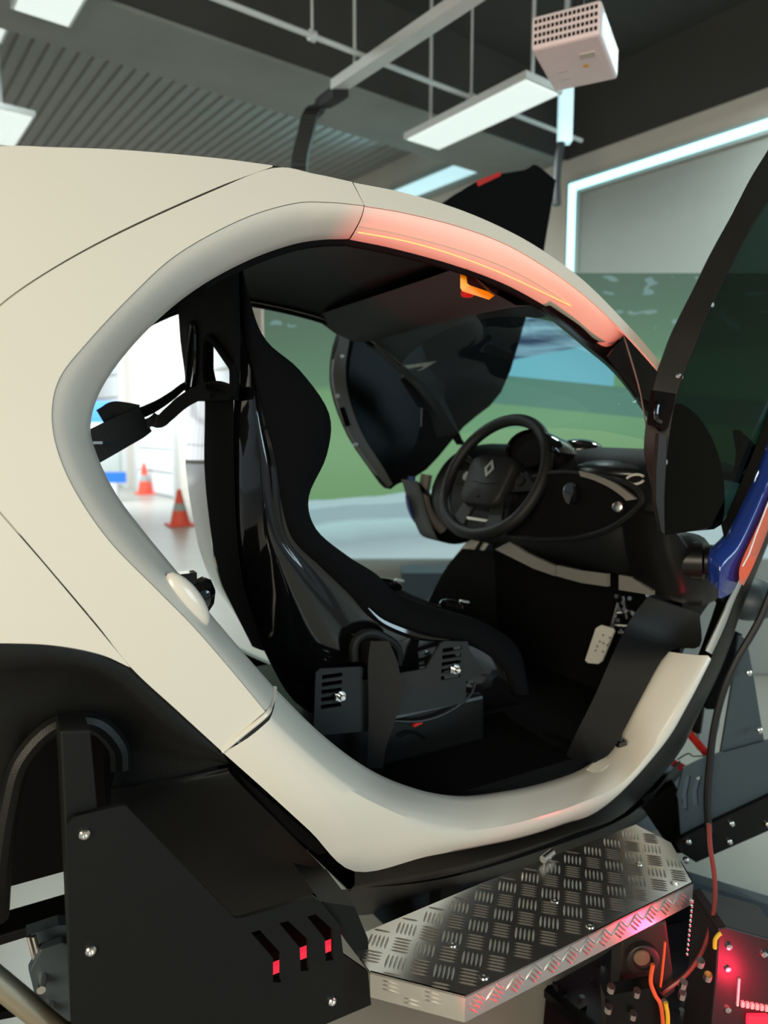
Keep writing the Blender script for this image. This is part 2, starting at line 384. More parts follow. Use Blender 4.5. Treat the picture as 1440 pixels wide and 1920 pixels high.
    b.inputs['Base Color'].default_value = (0.05, 0.05, 0.05, 1); b.inputs['Roughness'].default_value = 0.8
    nt.links.new(m3.outputs['Result'], b.inputs['Emission Color']); b.inputs['Emission Strength'].default_value = 0.85
    MAT['projected_picture'] = m
screen_mat()
SD = 4.3
p0 = PD(500, 800, SD); p1 = PD(1700, 800, SD); zs1 = PD(1200, 512, SD).z; zs0 = PD(720, 1050, SD).z
s_ = thing('projection_screen', 'wide projection screen showing green grass and a pale road behind car', 'screen', ((p0.x + p1.x) / 2, (p0.y + p1.y) / 2, zs0))
mb = MB(); q = [V((p.x, p.y, z)) for p, z in ((p0, zs0), (p1, zs0), (p1, zs1), (p0, zs1))]
mb.add(q, [(0, 1, 2, 3)]); o = mb.build('screen_surface', 'projected_picture', s_, 0)
uvl = o.data.uv_layers.new(name='UVMap')
for lp in o.data.loops:
    c = o.data.vertices[lp.vertex_index].co + BASE[s_.name]
    uvl.data[lp.index].uv = ((c - q[0]).dot(RT) / (p1 - p0).length, (c.z - zs0) / (zs1 - zs0))
mb = MB(); mb.box((p0 + p1) / 2 * 1 + HX * 0.025 + Z * ((zs0 + zs1) / 2 - (p0.z + p1.z) / 2), RT * (p1 - p0).length / 2, HX * 0.02, Z * (zs1 - zs0) / 2)
mb.build('backing_board', 'panel_white', s_, 0)
mb = MB(); mb.box(V((p0.x, p0.y, (zs0 + zs1) / 2)) - RT * 0.008, RT * 0.007, HX * 0.02, Z * (zs1 - zs0) / 2); mb.build('side_post', 'galvanised', s_, 0)
# grey cabinet and pale riser in front of the screen bottom
a_, b_ = PD(752, 1066, 3.9), PD(905, 1300, 3.9)
mb = MB(); mb.box(((a_ + b_) / 2), RT * ((b_ - a_).dot(RT) / 2), HX * 0.12, Z * ((a_.z - b_.z) / 2))
tag(mb.build('equipment_cabinet', 'slate', smooth=0, bevel=0.008), 'slate grey box standing below the projection screen beyond the car', 'cabinet')
g0 = PD(560, 1048, 4.2); g1 = PD(1500, 1048, 4.2)
mb = MB(); mb.box((g0 + g1) / 2 - Z * (g0.z / 2), RT * (g1 - g0).length / 2, HX * 0.03, Z * (g0.z / 2 - 0.002))
struct(mb.build('trim_4', 'panel_white', smooth=0), 'pale plinth under the projection screen')

# roller doors far along the front wall
def door(n, u0, u1, z1):
    x0, x1 = sorted((ab(PA(u0, 800, WA))[1], ab(PA(u1, 800, WA))[1]))
    d = bpy.data.objects.new('door_%d' % n, None); COL.objects.link(d); d.location = RM(WA - 0.05, (x0 + x1) / 2, 0); BASE[d.name] = V(d.location); struct(d)
    rbox(MB(), WA - 0.12, WA - 0.001, x0 - 0.12, x0, 0, z1 + 0.15).build('door_frame', 'galvanised', d, 0)
    rbox(MB(), WA - 0.12, WA - 0.001, x1, x1 + 0.12, 0, z1 + 0.15).build('door_frame', 'galvanised', d, 0)
    rbox(MB(), WA - 0.12, WA - 0.001, x0, x1, z1, z1 + 0.15).build('door_frame', 'galvanised', d, 0)
    k = 6; h = z1 / k
    for i in range(k):
        rbox(MB(), WA - 0.08, WA - 0.002, x0 + 0.005, x1 - 0.005, i * h + 0.02, (i + 1) * h - 0.02).build('panel', 'door_white', d, 0, bevel=0.02)
door(1, 232, 120, 3.3); door(2, 330, 262, 3.0); door(3, 470, 372, 3.0)

def cone(u, v0, v1, lab):
    z = 0; p = PZ(u, v1, 0); d = (p - CAM).dot(HX); h = (v1 - v0) / 1341 * d
    k = thing('traffic_cone', lab, 'cone', p, 'traffic cones')
    MB().abox(p + V((-0.2, -0.2, 0)), p + V((0.2, 0.2, 0.03))).build('base', 'cone_orange', k, 0, bevel=0.01)
    MB().lathe(p, Z, [(0.03, 0.15), (h * 0.42, 0.105)]).build('body', 'cone_orange', k)
    MB().lathe(p, Z, [(h * 0.42, 0.105), (h * 0.62, 0.075)]).build('sleeve', 'panel_white', k)
    MB().lathe(p, Z, [(h * 0.62, 0.075), (h, 0.03), (h, 0)]).build('tip', 'cone_orange', k)
cone(272, 868, 926, 'orange traffic cone beside the pole on the bright floor')
cone(338, 916, 985, 'orange traffic cone nearest the seat back, partly hidden')
# pole with blue head, blue banners
p = PZ(270, 904, 0); ph = thing('bollard_pole', 'thin grey pole with a blue head by roller doors', 'pole', p)
dd = (p - CAM).dot(HX); zt2 = CAM.z + (799 - 640) / 1341 * dd
MB().cyl(p, p + Z * zt2, 0.045, 10).build('post', 'galvanised', ph)
MB().lathe(p + Z * zt2, Z, [(-0.22, 0), (-0.22, 0.2), (0.22, 0.2), (0.22, 0)], 12).build('head', 'blue_sign', ph)
MB().cyl(p, p + Z * 0.04, 0.2, 14).build('base', 'galvanised', ph)
a_, b_ = PD(150, 752, 14), PD(222, 792, 14)
ks = thing('banner_stand', 'blue and white upright banner near the bright far wall', 'banner', ((a_.x + b_.x) / 2, (a_.y + b_.y) / 2, 0))
cc = (a_ + b_) / 2; wd = (b_ - a_).dot(RT) / 2
zb = PD(222, 905, 14).z
MB().box(V((cc.x, cc.y, (a_.z + b_.z) / 2)), RT * wd, HX * 0.02, Z * ((a_.z - b_.z) / 2)).build('blue_header', 'blue_sign', ks, 0)
z2 = PD(222, 885, 14).z
MB().box(V((cc.x, cc.y, (b_.z + z2) / 2)), RT * wd, HX * 0.02, Z * ((b_.z - z2) / 2 - 0.002)).build('white_field', 'panel_white', ks, 0)
MB().box(V((cc.x, cc.y, (zb + z2) / 2)) + RT * 0.1, RT * wd, HX * 0.02, Z * ((z2 - zb) / 2 - 0.002)).build('blue_footer', 'blue_sign', ks, 0)
MB().box(V((cc.x, cc.y, zb / 2)), RT * wd * 0.8, HX * 0.05, Z * (zb / 2 - 0.002)).build('base', 'galvanised', ks, 0)

# ceiling lights: flat LED panels
def lamp(corners, z, lab, rod=True, power=40):
    q = [PZ(u, v, z) for u, v in corners]
    c = sum(q, V()) / 4
    a_ = [ab(p)[0] for p in q]; b_ = [ab(p)[1] for p in q]
    aa = sorted(a_); bb = sorted(b_); a0, a1 = (aa[0] + aa[1]) / 2, (aa[2] + aa[3]) / 2; b0, b1_ = (bb[0] + bb[1]) / 2, (bb[2] + bb[3]) / 2
    k = thing('ceiling_light', lab, 'light', c, 'flat ceiling lights')
    rbox(MB(), a0, a1, b0, b1_, z + 0.008, z + 0.05).build('frame', 'galvanised', k, 0)
    rbox(MB(), a0 + 0.02, a1 - 0.02, b0 + 0.02, b1_ - 0.02, z, z + 0.0078).build('diffuser', 'led_white', k, 0)
    if rod:
        for b in (b0 + 0.1, b1_ - 0.1): MB().cyl(RM((a0 + a1) / 2, b, z + 0.05), RM((a0 + a1) / 2, b, DECK), 0.012, 8).build('hanger', 'galvanised', k)
    l = area('ceiling_light_lamp', RM((a0 + a1) / 2, (b0 + b1_) / 2, z - 0.02), RM((a0 + a1) / 2, (b0 + b1_) / 2, 0), a1 - a0, b1_ - b0, power, (0.85, 1, 0.98))
lamp([(765, 265), (828, 286), (1042, 178), (985, 141)], 3.55, 'long narrow glowing light panel hanging beside the projector')
lamp([(20, 18), (138, 58), (180, -40), (60, -80)], 3.9, 'square glowing light panel at the top left above the car roof')
lamp([(-60, 196), (64, 214), (38, 275), (-80, 262)], 3.9, 'square glowing light panel just above the white roof at left')
lamp([(-40, 46), (19, 48), (8, 80), (-40, 80)], 4.2, 'small glowing light panel at the left edge of view', False, 5)
lamp([(1500, 60), (1640, 90), (1760, -60), (1620, -90)], 3.9, 'added light panel brightening the front wall, unseen past the right edge', True, 45)  # unseen panel added to brighten the front wall
# slim conduit along L, and drive track along T
r0 = PZ(445, 0, 3.7); r1 = PZ(1064, 262, 3.7); n_ = ab(r0); m_ = ab(r1); bm_ = (n_[1] + m_[1]) / 2
k = thing('ceiling_conduit', 'slim pale conduit crossing the dark ceiling diagonally', 'conduit', RM(n_[0], bm_, 3.7))
MB().cyl(RM(n_[0] - 1.5, bm_, 3.7), RM(m_[0] + 0.1, bm_, 3.7), 0.016, 8).build('pipe', 'galvanised', k)
for u in (592, 880):
    q_ = PZ(u, 62 if u < 700 else 185, 3.7); aa = ab(q_)[0]
    MB().cyl(RM(aa, bm_, 3.7), RM(aa, bm_, DECK), 0.008, 8).build('hanger', 'galvanised', k)
    MB().lathe(RM(aa, bm_, 3.7), L, [(-0.02, 0), (-0.02, 0.03), (0.02, 0.03), (0.02, 0)], 10).build('clamp', 'galvanised', k)
t0 = PZ(640, 175, 3.6); t1 = PZ(880, -6, 3.6); at = (ab(t0)[0] + ab(t1)[0]) / 2; tb0, tb1 = ab(t0)[1], ab(t1)[1]
k = thing('cable_track', 'silver ceiling channel with a black cable chain drooping from its end', 'cable track', RM(at, tb0, 3.6))
mb = MB()
for (da0, da1, z0, z1) in ((-0.045, 0.045, 0, 0.008), (-0.045, -0.037, 0.008, 0.06), (0.037, 0.045, 0.008, 0.06)): rbox(mb, at + da0, at + da1, tb1 - 2.0, tb0, 3.6 + z0, 3.6 + z1)
mb.build('channel', 'galvanised', k, 0)
for b in (tb0 - 0.2, tb0 - 1.6): MB().cyl(RM(at, b, 3.66), RM(at, b, DECK), 0.01, 8).build('hanger', 'galvanised', k)
dt = (RM(at, tb0, 3.6) - CAM).dot(HX)
cp = cr([RM(at, tb0 - 0.05, 3.585)] + [PD(u, v, dt + 0.1) for u, v in ((605, 195), (582, 218), (574, 250), (566, 280), (561, 318), (560, 420))], 5)
for i in range(len(cp) - 1):
    d_ = (cp[i + 1] - cp[i]); 
    MB().box((cp[i] + cp[i + 1]) / 2, d_ * 0.44, RT * 0.05, d_.cross(RT).normalized() * 0.035).build('chain_link', 'cable_black', k, 0)

# projector
pc = PD(1078, 92, 3.0)
pj = thing('projector', 'white ceiling projector with vent grille and small yellow warning sticker', 'projector', pc)
A_, B_, C_, D_ = (998, 92), (1128, 52), (1159, 150), (1040, 172)
# box axes: bottom face traced on one level
zb = pc.z - 0.06
q = [PZ(u, v, zb) for u, v in ((998, 96), (1126, 62), (1158, 150), (1038, 173))]
ex = ((q[1] - q[0]) + (q[2] - q[3])) / 4; ey = ((q[3] - q[0]) + (q[2] - q[1])) / 4; ey = (ey - ex * ey.dot(ex) / ex.dot(ex))
cb = sum(q, V()) / 4; hz = 0.06
MB().box(cb + Z * hz, ex, ey, Z * hz).build('casing', 'projector_white', pj, 0, bevel=0.012)
nx, ny = ex.normalized(), ey.normalized()
face = cb - ey + Z * hz
gw, gh = ex.length * 0.86, hz * 0.72
mb = MB()
for i in range(15):
    for j in range(4): mb.box(face - ny * 0.0015 + nx * (gw * (i / 7 - 1)) + Z * (gh * (j / 1.5 - 1)) * 0.85, nx * gw / 22, ny * 0.001, Z * gh / 7)
o = mb.build('vent_holes', 'dark_hole', pj, 0); o['kind'] = 'stuff'
side = cb + ex + Z * hz
MB().box(side + nx * 0.001 - ny * ey.length * 0.45 + Z * 0.01, nx * 0.002, ny * ey.length * 0.3, Z * 0.022).build('lens_recess', 'led_cyan', pj, 0)
MB().lathe(cb + nx * ex.length * 0.28 + ny * ey.length * 0.1, -Z, [(0.0005, 0), (0.0005, 0.012), (0.0015, 0.012), (0.0015, 0)], 14).build('warning_sticker', 'yellow', pj)
for sx, sy in ((-0.45, 0.1), (-0.45, 0.45)): MB().box(cb + ex * sx + ey * sy - Z * 0.001, nx * 0.018, ny * 0.004, Z * 0.0012).build('label_bar', 'light_grey', pj, 0)
MB().box(cb + ex * 0.45 - ey * 0.35 - Z * 0.003, nx * 0.03, ny * 0.02, Z * 0.003).build('foot_recess', 'light_grey', pj, 0, bevel=0.002)
MB().cyl(cb + Z * hz * 2, V((cb.x, cb.y, DECK)), 0.025, 12).build('mount_pole', 'cable_black', pj)
MB().box(cb + Z * (hz * 2 + 0.015), nx * 0.07, ny * 0.05, Z * 0.014).build('mount_bracket', 'cable_black', pj, 0)
# white column with hanging chain beside the light frame
p = PD(1062, 250, 5.4)
k = thing('hanging_light_tube', 'pale glowing vertical light tube with dark cable below the projector', 'light tube', V((p.x, p.y, 2.9)))
d5 = 5.3
t_, bt = PD(1064, 160, d5), PD(1056, 268, d5); MB().box((t_ + bt) / 2, RT * 0.045, HX * 0.04, Z * (t_.z - bt.z) / 2).build('tube', 'led_tube', k, 0)
MB().cyl(V((bt.x, bt.y, t_.z)), V((bt.x, bt.y, DECK)), 0.02, 8).build('hanger', 'galvanised', k)
MB().tube(cr([PD(u, v, d5) for u, v in ((1052, 268), (1046, 300), (1043, 340), (1044, 385))], 5), 0.03, 8).build('cable', 'cable_black', k)
# ================================================================== CAR
car = thing('car', 'cream two-seat microcar cabin with open scissor doors, mounted on a simulator base', 'car', (0.9, 0.62, 0.62))
def nm(o, label): o['label'] = label; return o
# ---- door ring contours (photo pixels): inner edge, crease, outer edge, station by station
INN = [(655, 447), (600, 449), (545, 459), (470, 486), (385, 531), (310, 587), (240, 658), (190, 730), (170, 795), (182, 852), (225, 937), (303, 1037), (352, 1099), (426, 1186), (512, 1287)]
CRE = [(683, 385), (620, 379), (550, 381), (450, 412), (330, 478), (240, 560), (165, 640), (113, 706), (97, 770), (106, 840), (140, 920), (205, 1015), (300, 1112), (362, 1175), (430, 1253), (497, 1334)]
INNc = [(655, 447), (600, 449), (545, 459), (470, 486), (385, 531), (310, 587), (240, 658), (190, 730), (170, 795), (180, 848), (217, 925), (273, 1000), (333, 1073), (390, 1145), (450, 1216), (512, 1287)]
OUT = [(660, 341), (590, 326), (513, 315), (402, 357), (232, 434), (102, 504), (2, 574), (-58, 642), (-108, 770), (-58, 890), (2, 960), (82, 1053), (181, 1170), (246, 1252), (331, 1331), (414, 1407)]
M_ = 6
inn, cre, out = px(INNc, M_), px(CRE, M_), px(OUT, M_)
FD = 0.085
def on(pts, off=0.0): return [PS(u, v, off) for u, v in pts]
def skin(a, b, n=8, off=0.0):           # rows between two skin lines, laid on the skin surface
    rows = []
    for i in range(n + 1):
        r = lerp(a, b, i / n); rows.append([V((p.x, S(p.x, p.z) + off, p.z)) for p in r])
    return rows
I3, C3, O3 = on(inn, FD), on(cre), on(out)
def tuck(line, d=0.012): return [p + V((0, d, 0)) for p in line]
def both(mb, name, m, label=None, **k):
    o = mb.build(name, m, car, **k); o2 = mirror(mb).build(name, m, car, **k)
    if label: nm(o, label)
    return o, o2
# rear quarter ring panel
mb = MB(); rows = skin(O3, C3, 8); mb.grid([tuck(O3)] + rows + [tuck(C3, 0.006)])
both(mb, 'quarter_panel', 'cream_paint')
# flange of the door opening: from crease inward, softly curved
def flange(C, I, n=6, bow=0.012):
    rows = [tuck(C, 0.008), tuck(C, 0.0045)]
    for i in range(1, n + 1):
        t = i / n; rows.append([p + V((0, -bow * math.sin(math.pi * t), 0)) for p in lerp(C, I, t)])
    rows[2:2] = [tuck(lerp(C, I, 0.02), 0.001)]
    rows.append([p + V((0, 0.03, 0)) for p in I])
    return MB().grid(rows)
both(flange(C3, I3), 'door_flange', 'cream_paint')
# rear body panel behind the shut line
ROUT = [(511, 310), (402, 296), (230, 281), (100, 276), (0, 274), (-150, 290), (-420, 560), (-150, 1207), (0, 1206), (100, 1210), (185, 1226), (243, 1251)]
RIN = [(511, 312.6), (399.5, 354), (229.5, 431), (100, 501.5), (0, 571), (-60, 641), (-110, 770), (-61, 891.5), (0, 963), (80, 1055), (179, 1172.5), (244.5, 1251.5)]
A3, B3 = on(px(RIN, M_)), on(px(ROUT, M_))
mb = MB(); rows = skin(A3, B3, 12); mb.grid([tuck(A3)] + rows); 
both(mb, 'rear_body_panel', 'cream_paint')
# roof: from near silhouette over to the far one
SIL = [(-150, 290), (0, 274), (100, 276), (230, 281), (402, 296), (511, 310), (590, 326), (662, 341), (760, 362), (870, 396), (980, 447), (1060, 499), (1100, 531), (1160, 590), (1210, 646), (1262, 712)]
sil = on(px(SIL, M_))
def cross(line, n=14, rise=0.05, c=0.62):
    rows = []
    for i in range(n + 1):
        t = i / n; s_ = 1 - (2 * t - 1) ** 2
        rows.append([V((p.x, p.y + (2 * c - 2 * p.y) * t, p.z + rise * s_ ** 0.75)) for p in line])
    return rows
k5 = 12 * M_
MB().grid(cross(sil[:k5 + 1])).build('roof', 'cream_paint', car)
# front roof rail (outer strip between silhouette and the shut line) and pink-lit flange below it
RC = [(684, 386), (760, 399), (860, 424), (950, 458), (1030, 505), (1100, 557), (1160, 613), (1200, 655), (1250, 712)]
RO = [(662, 342), (760, 362), (870, 396), (975, 444), (1060, 499), (1115, 545), (1175, 607), (1212, 648), (1262, 712)]
RI = [(657, 448), (740, 465), (850, 495), (945, 530), (1020, 570), (1070, 604), (1104, 632), (1140, 650), (1171, 626)]
rc, ro = on(px(RC, M_)), on(px(RO, M_))
mb = MB(); mb.grid([tuck(ro, 0.01)] + skin(ro, rc, 5) + [tuck(rc, 0.006)]); both(mb, 'roof_rail', 'cream_paint')
RC2 = [(684, 386), (760, 399), (860, 424), (950, 458), (1030, 505), (1085, 545), (1125, 580), (1152, 606), (1172, 625)]
both(flange(on(px(RC2, M_)), on(px(RI, M_), FD)), 'roof_flange', 'cream_paint')
fl_ = [PS(u, v, o) for u, v, o in [(a, b, .050) for a, b in px([(668, 433), (740, 446), (800, 461), (860, 480), (930, 507), (1000, 539), (1070, 573)], 4)]]
nm(MB().tube([p + V((0, -.007, -.004)) for p in fl_], .0011, 6).build('flange_glint', 'amber_glint', car), 'amber highlight reflected along the roof flange, drawn as a glowing tube')  # glowing tube standing for a reflected highlight on the flange
# front sill: top face (crease to inner edge) and outer face
SI = [(516, 1291), (600, 1374), (690, 1441), (780, 1479), (870, 1495), (960, 1486), (1040, 1468), (1110, 1440), (1162, 1392), (1195, 1325), (1228, 1265), (1254, 1222)]
SR = [(505, 1350), (570, 1412), (640, 1470), (715, 1512), (823, 1554), (918, 1553), (1010, 1532), (1090, 1505), (1168, 1466), (1236, 1386), (1284, 1308), (1327, 1229)]
SO = [(418, 1411), (500, 1484), (580, 1557), (665, 1634), (800, 1606), (890, 1589), (975, 1571), (1055, 1546), (1134, 1512), (1240, 1401), (1288, 1322), (1329, 1240)]
si, sr, so = on(px(SI, M_), FD + 0.005), on(px(SR, M_)), on(px(SO, M_), 0.004)
rows = []
for i in range(7): rows.append([p + V((0, -0.008 * math.sin(math.pi * i / 6), 0)) for p in lerp(so, sr, i / 6)])
for i in range(1, 8): rows.append([p + V((0, -0.010 * math.sin(math.pi * i / 7), 0.0)) for p in lerp(sr, si, i / 7)])
rows.append([p + V((0, 0.03, -0.01)) for p in si]); rows = [tuck(so, 0.03)] + rows
mb = MB(); mb.grid(rows); both(mb, 'door_sill', 'cream_paint', smooth=50)
# raised joint bead where quarter panel meets sill
mb = MB(); jp = [PS(416, 1409, 0.002), PS(458, 1374, -0.002), PS(499, 1340, -0.001), PS(508, 1322, 0.028), PS(513, 1304, 0.056), PS(515, 1290, FD - 0.006)]
mb.tube(cr(jp, 6), 0.0045, 8); both(mb, 'joint_bead', 'cream_paint')
# front strip of white fender edge
fs_a = [(1323, 1220), (1337, 1191), (1351, 1161), (1365, 1132), (1379, 1103), (1394, 1068), (1414, 1020)]
fs_b = [(1337, 1228), (1350, 1198), (1364, 1166), (1377, 1133), (1391, 1099), (1407, 1062), (1427, 1018)]
a3, b3 = [PS(u, v, 0.0) for u, v in px(fs_a, 3)], [PS(u, v, 0.01) for u, v in px(fs_b, 3)]
mb = MB(); mb.grid([[p + V((.024, .018, 0)) for p in a3], a3, b3, [p + V((.024, .018, 0)) for p in b3]]); both(mb, 'front_fender_strip', 'cream_paint')
# black edging under sill and fender strip
EA = [(665, 1633), (800, 1606), (890, 1589), (975, 1571), (1055, 1546), (1134, 1512), (1240, 1401), (1288, 1322), (1331, 1238), (1360, 1178), (1378, 1128), (1400, 1080), (1440, 985)]
EB = [(655, 1672), (800, 1650), (905, 1625), (1000, 1592), (1080, 1562), (1170, 1525), (1268, 1420), (1310, 1340), (1353, 1252), (1374, 1195), (1392, 1140), (1410, 1092), (1452, 985)]
ea, eb = on(px(EA, 4), 0.006), on(px(EB, 4), 0.03)
mb = MB(); mb.grid([tuck(ea, 0.03), ea, [p + V((0, -0.012, 0)) for p in lerp(ea, eb, 0.5)], eb, tuck(eb, 0.08)]); both(mb, 'sill_edging', 'satin_black', smooth=50)
# lower black side skirt and rear arch
MB_ = MB
AT = [(-160, 1207), (-60, 1206), (0, 1208), (100, 1212), (185, 1228), (245, 1254), (331, 1333), (416, 1410)]
AM = [(-160, 1300), (-60, 1280), (0, 1272), (100, 1262), (185, 1285), (240, 1330), (330, 1408), (428, 1432)]
AB = [(-200, 1540), (-60, 1520), (22, 1490), (40, 1420), (100, 1357), (160, 1352), (222, 1400), (228, 1480)]
at_, am_, ab_ = on(px(AT, M_), 0.008), on(px(AM, M_), 0.03), on(px(AB, M_), 0.055)
mb = MB(); mb.grid([tuck(at_, 0.03)] + [[p + V((0, -0.012 * math.sin(math.pi * i / 4), 0)) for p in lerp(at_, am_, i / 4)] for i in range(5)] + [lerp(am_, ab_, t) for t in (0.25, 0.5, 0.75, 1)])
both(mb, 'rear_arch_panel', 'black_plastic', smooth=60)
# rolled lip of the arch opening
lip = on(px([(-4, 1720), (4, 1600), (20, 1500), (42, 1425), (95, 1366), (150, 1352), (190, 1362), (222, 1400), (226, 1440)], 5), 0.045)
both(MB().tube(lip, 0.016, 10), 'arch_lip', 'black_plastic')
# skirt between arch and sill, with horizontal shut line and recessed scoop
def quad_skin(P, m, name, nx=8, ny=8, off=0.03, bow=0.0, parent=car, mir=True):
    a, b, c, d = [PS(u, v, o) for (u, v), o in P]
    rows = []
    for j in range(ny + 1):
        t = j / ny; l_, r_ = a.lerp(d, t), b.lerp(c, t)
        rows.append([l_.lerp(r_, i / nx) + V((0, bow * math.sin(math.pi * t) * math.sin(math.pi * i / nx), 0)) for i in range(nx + 1)])
    mb = MB().grid(rows)
    return both(mb, name, m) if mir else mb.build(name, m, parent)
quad_skin([((226, 1402), .055), ((330, 1410), .03), ((424, 1432), .028), ((210, 1474), .055)], 'black_plastic', 'arch_corner')
mb = MB()
SK = [[(208, 1480, .055), (320, 1462, .04), (426, 1440, .03)],
      [(208, 1560, .075), (330, 1500, .05), (450, 1470, .022)],
      [(215, 1700, .10), (400, 1640, .085), (600, 1620, .018)],
      [(215, 1800, .10), (430, 1760, .10), (640, 1668, .02)]]
rows = []
ctrl = [[PS(u, v, o) for u, v, o in r] for r in SK]
cols = [cr(r, 6) for r in ctrl]
rows = [list(x) for x in zip(*[cr(c, 6) for c in zip(*cols)])]
mb.grid(rows)
both(mb, 'side_skirt', 'black_plastic', smooth=60)
# dark scoop slot between skirt and sill
sl = [PS(u, v, o) for u, v, o in ((448, 1452, .03), (520, 1512, .028), (600, 1582, .022), (612, 1600, .022), (596, 1602, .024), (540, 1560, .03), (470, 1490, .034))]
both(MB().plate(sl, (0, 0.004, 0)), 'side_scoop', 'dark_hole')
for i in range(len(sl)): pass
# lower rocker below sill
LR = [[PS(u, v, o) for u, v, o in ((640, 1668, .02), (820, 1650, .03), (1000, 1600, .03), (1180, 1528, .03), (1275, 1425, .03))],
      [PS(u, v, o) for u, v, o in ((640, 1720, .12), (820, 1700, .15), (1000, 1650, .15), (1190, 1570, .15), (1285, 1460, .15))]]
mb = MB(); mb.grid([cr(LR[0], 5), cr(LR[1], 5)]); both(mb, 'rocker_cover', 'satin_black')
# ---- black inner lining behind the panels
lin = [p + V((0, 0.035, 0)) for p in I3]
lo_ = [V((p.x, S(p.x, p.z) + 0.05, p.z)) for p in O3]
mb = MB(); mb.grid([lo_, [p + V((0, 0.02, 0)) for p in C3], [p + V((0, 0.012, 0)) for p in lerp(C3, I3, 0.5)], [p + V((0, .032, 0)) for p in I3]]); 
both(mb, 'inner_lining', 'liner_black')
# headliner under the roof
hl = [V((p.x, p.y + 0.03, p.z - 0.03)) for p in sil[:11 * M_ + 1]]
top_in = I3[:5 * M_] 
edge = list(reversed([p + V((0, 0.012, -0.004)) for p in I3[:4 * M_ + 1]])) + [p + V((0, 0.012, -0.004)) for p in on(px(RI[:7], M_), FD)]
mb = MB(); mb.grid(cross(edge, 16, 0.10)); mb.build('headliner', 'dash_black', car)
both(MB().tube(edge, 0.008, 8), 'weather_seal', 'liner_black')
# rear bulkhead strap bar behind seat
# windscreen: between header and scuttle
hd = edge[-6 * 1 - 1:]
e_hdr = PS(1000, 566, FD + 0.02)
near_l = cr([PS(1000, 566, FD + 0.02), PS(1070, 620, FD + 0.01), PS(1130, 668, FD), PS(1190, 745, FD), PS(1225, 830, FD)], 4)
rows = cross(near_l, 16, 0.0)
for r_, row in enumerate(rows):
    t = r_ / 16; s_ = 1 - (2 * t - 1) ** 2
    for p in row: p.x += 0.10 * s_; p.z += 0.035 * s_
mb = MB(); mb.grid(rows); mb.build('windscreen', 'windscreen_glass', car)
HDR = rows
# header rail
mb = MB(); hr = [r[0] for r in rows]
hb = [p + V((-0.16, 0, 0.035)) for p in hr]
mb.grid([[p + V((0.01, 0, 0.03)) for p in hr], [p + V((0, 0, -0.008)) for p in hr], [p + V((-0.05, 0, -0.012)) for p in hr], [p + V((-0.12, 0, 0.012)) for p in hr], [p + V((-0.2, 0, 0.06)) for p in hr]])
nm(mb.build('header_rail', 'header_grey', car), 'dark grey header rail above windscreen')
# A pillars
pa = [PS(u, v, FD) for u, v in ((1020, 575), (1075, 612), (1112, 642), (1165, 640), (1205, 700), (1238, 760), (1270, 830))]
pb = [PS(u, v, FD + 0.005) for u, v in ((1015, 578), (1065, 618), (1105, 652), (1150, 690), (1188, 735), (1225, 790), (1260, 850))]
mb = MB(); A_ = cr(pa, 4); B_ = cr(pb, 4)
mb.grid([[p + V((0, -0.02, 0)) for p in A_], A_, B_, [p + V((0.02, 0.03, 0)) for p in B_]]); both(mb, 'windscreen_pillar', 'satin_black')
pt = [PS(u, v, .06) for u, v in ((1172, 628), (1190, 640), (1236, 690), (1240, 760), (1195, 745), (1140, 668))]
both(MB().plate(pt, (0, 0.006, 0)), 'pillar_trim', 'satin_black')
both(MB().tube(cr([PS(1168, 624, .05), PS(1188, 690, .055), PS(1200, 735, .06), PS(1212, 800, .06)], 4), 0.002, 6), 'pillar_seam', 'dash_grey')

# ---- interior tub
fl = 0.66
mb = MB(); mb.abox((0.1, 0.17, fl - 0.02), (1.68, 1.07, fl)); nm(mb.build('cabin_floor', 'liner_black', car, 0), 'black cabin floor')
mb = MB(); mb.abox((1.66, 0.2, fl), (1.68, 1.04, 1.30)); mb.build('front_bulkhead', 'liner_black', car, 0)
mb = MB(); mb.abox((0.10, 0.14, fl), (0.14, 1.10, 0.98)); mb.build('rear_bulkhead', 'liner_black', car, 0)
mb = MB(); mb.abox((-.45, .36, .62), (.09, 0.90, 1.02)); mb.build('wheel_housing', 'liner_black', car, 0)
# inner sill walls closing from ring down to floor
isl = [p + V((0, 0.02, -0.005)) for p in si]
mb = MB(); mb.grid([isl, [V((p.x, p.y + 0.03, max(fl, p.z - 0.25))) for p in isl]]); both(mb, 'inner_sill', 'liner_black')
isl2 = [p + V((0, 0.03, 0)) for p in I3[9 * M_:]]
# kick panels at each side of the footwell
kp_o = [PY(u, v, 0.10) for u, v in ((1312, 1150), (1312, 1212), (1254, 1222), (1200, 1312), (1150, 1405), (1116, 1430))]
kp_i = [PY(u, v, 0.19) for u, v in ((1215, 1118), (1180, 1165), (1150, 1225), (1115, 1305), (1080, 1375), (1058, 1424))]
mb = MB(); mb.grid([cr(kp_o, 4), cr(kp_i, 4), [p + V((0.35, 0.05, -0.05)) for p in cr(kp_i, 4)]]); both(mb, 'kick_panel', 'dash_black')
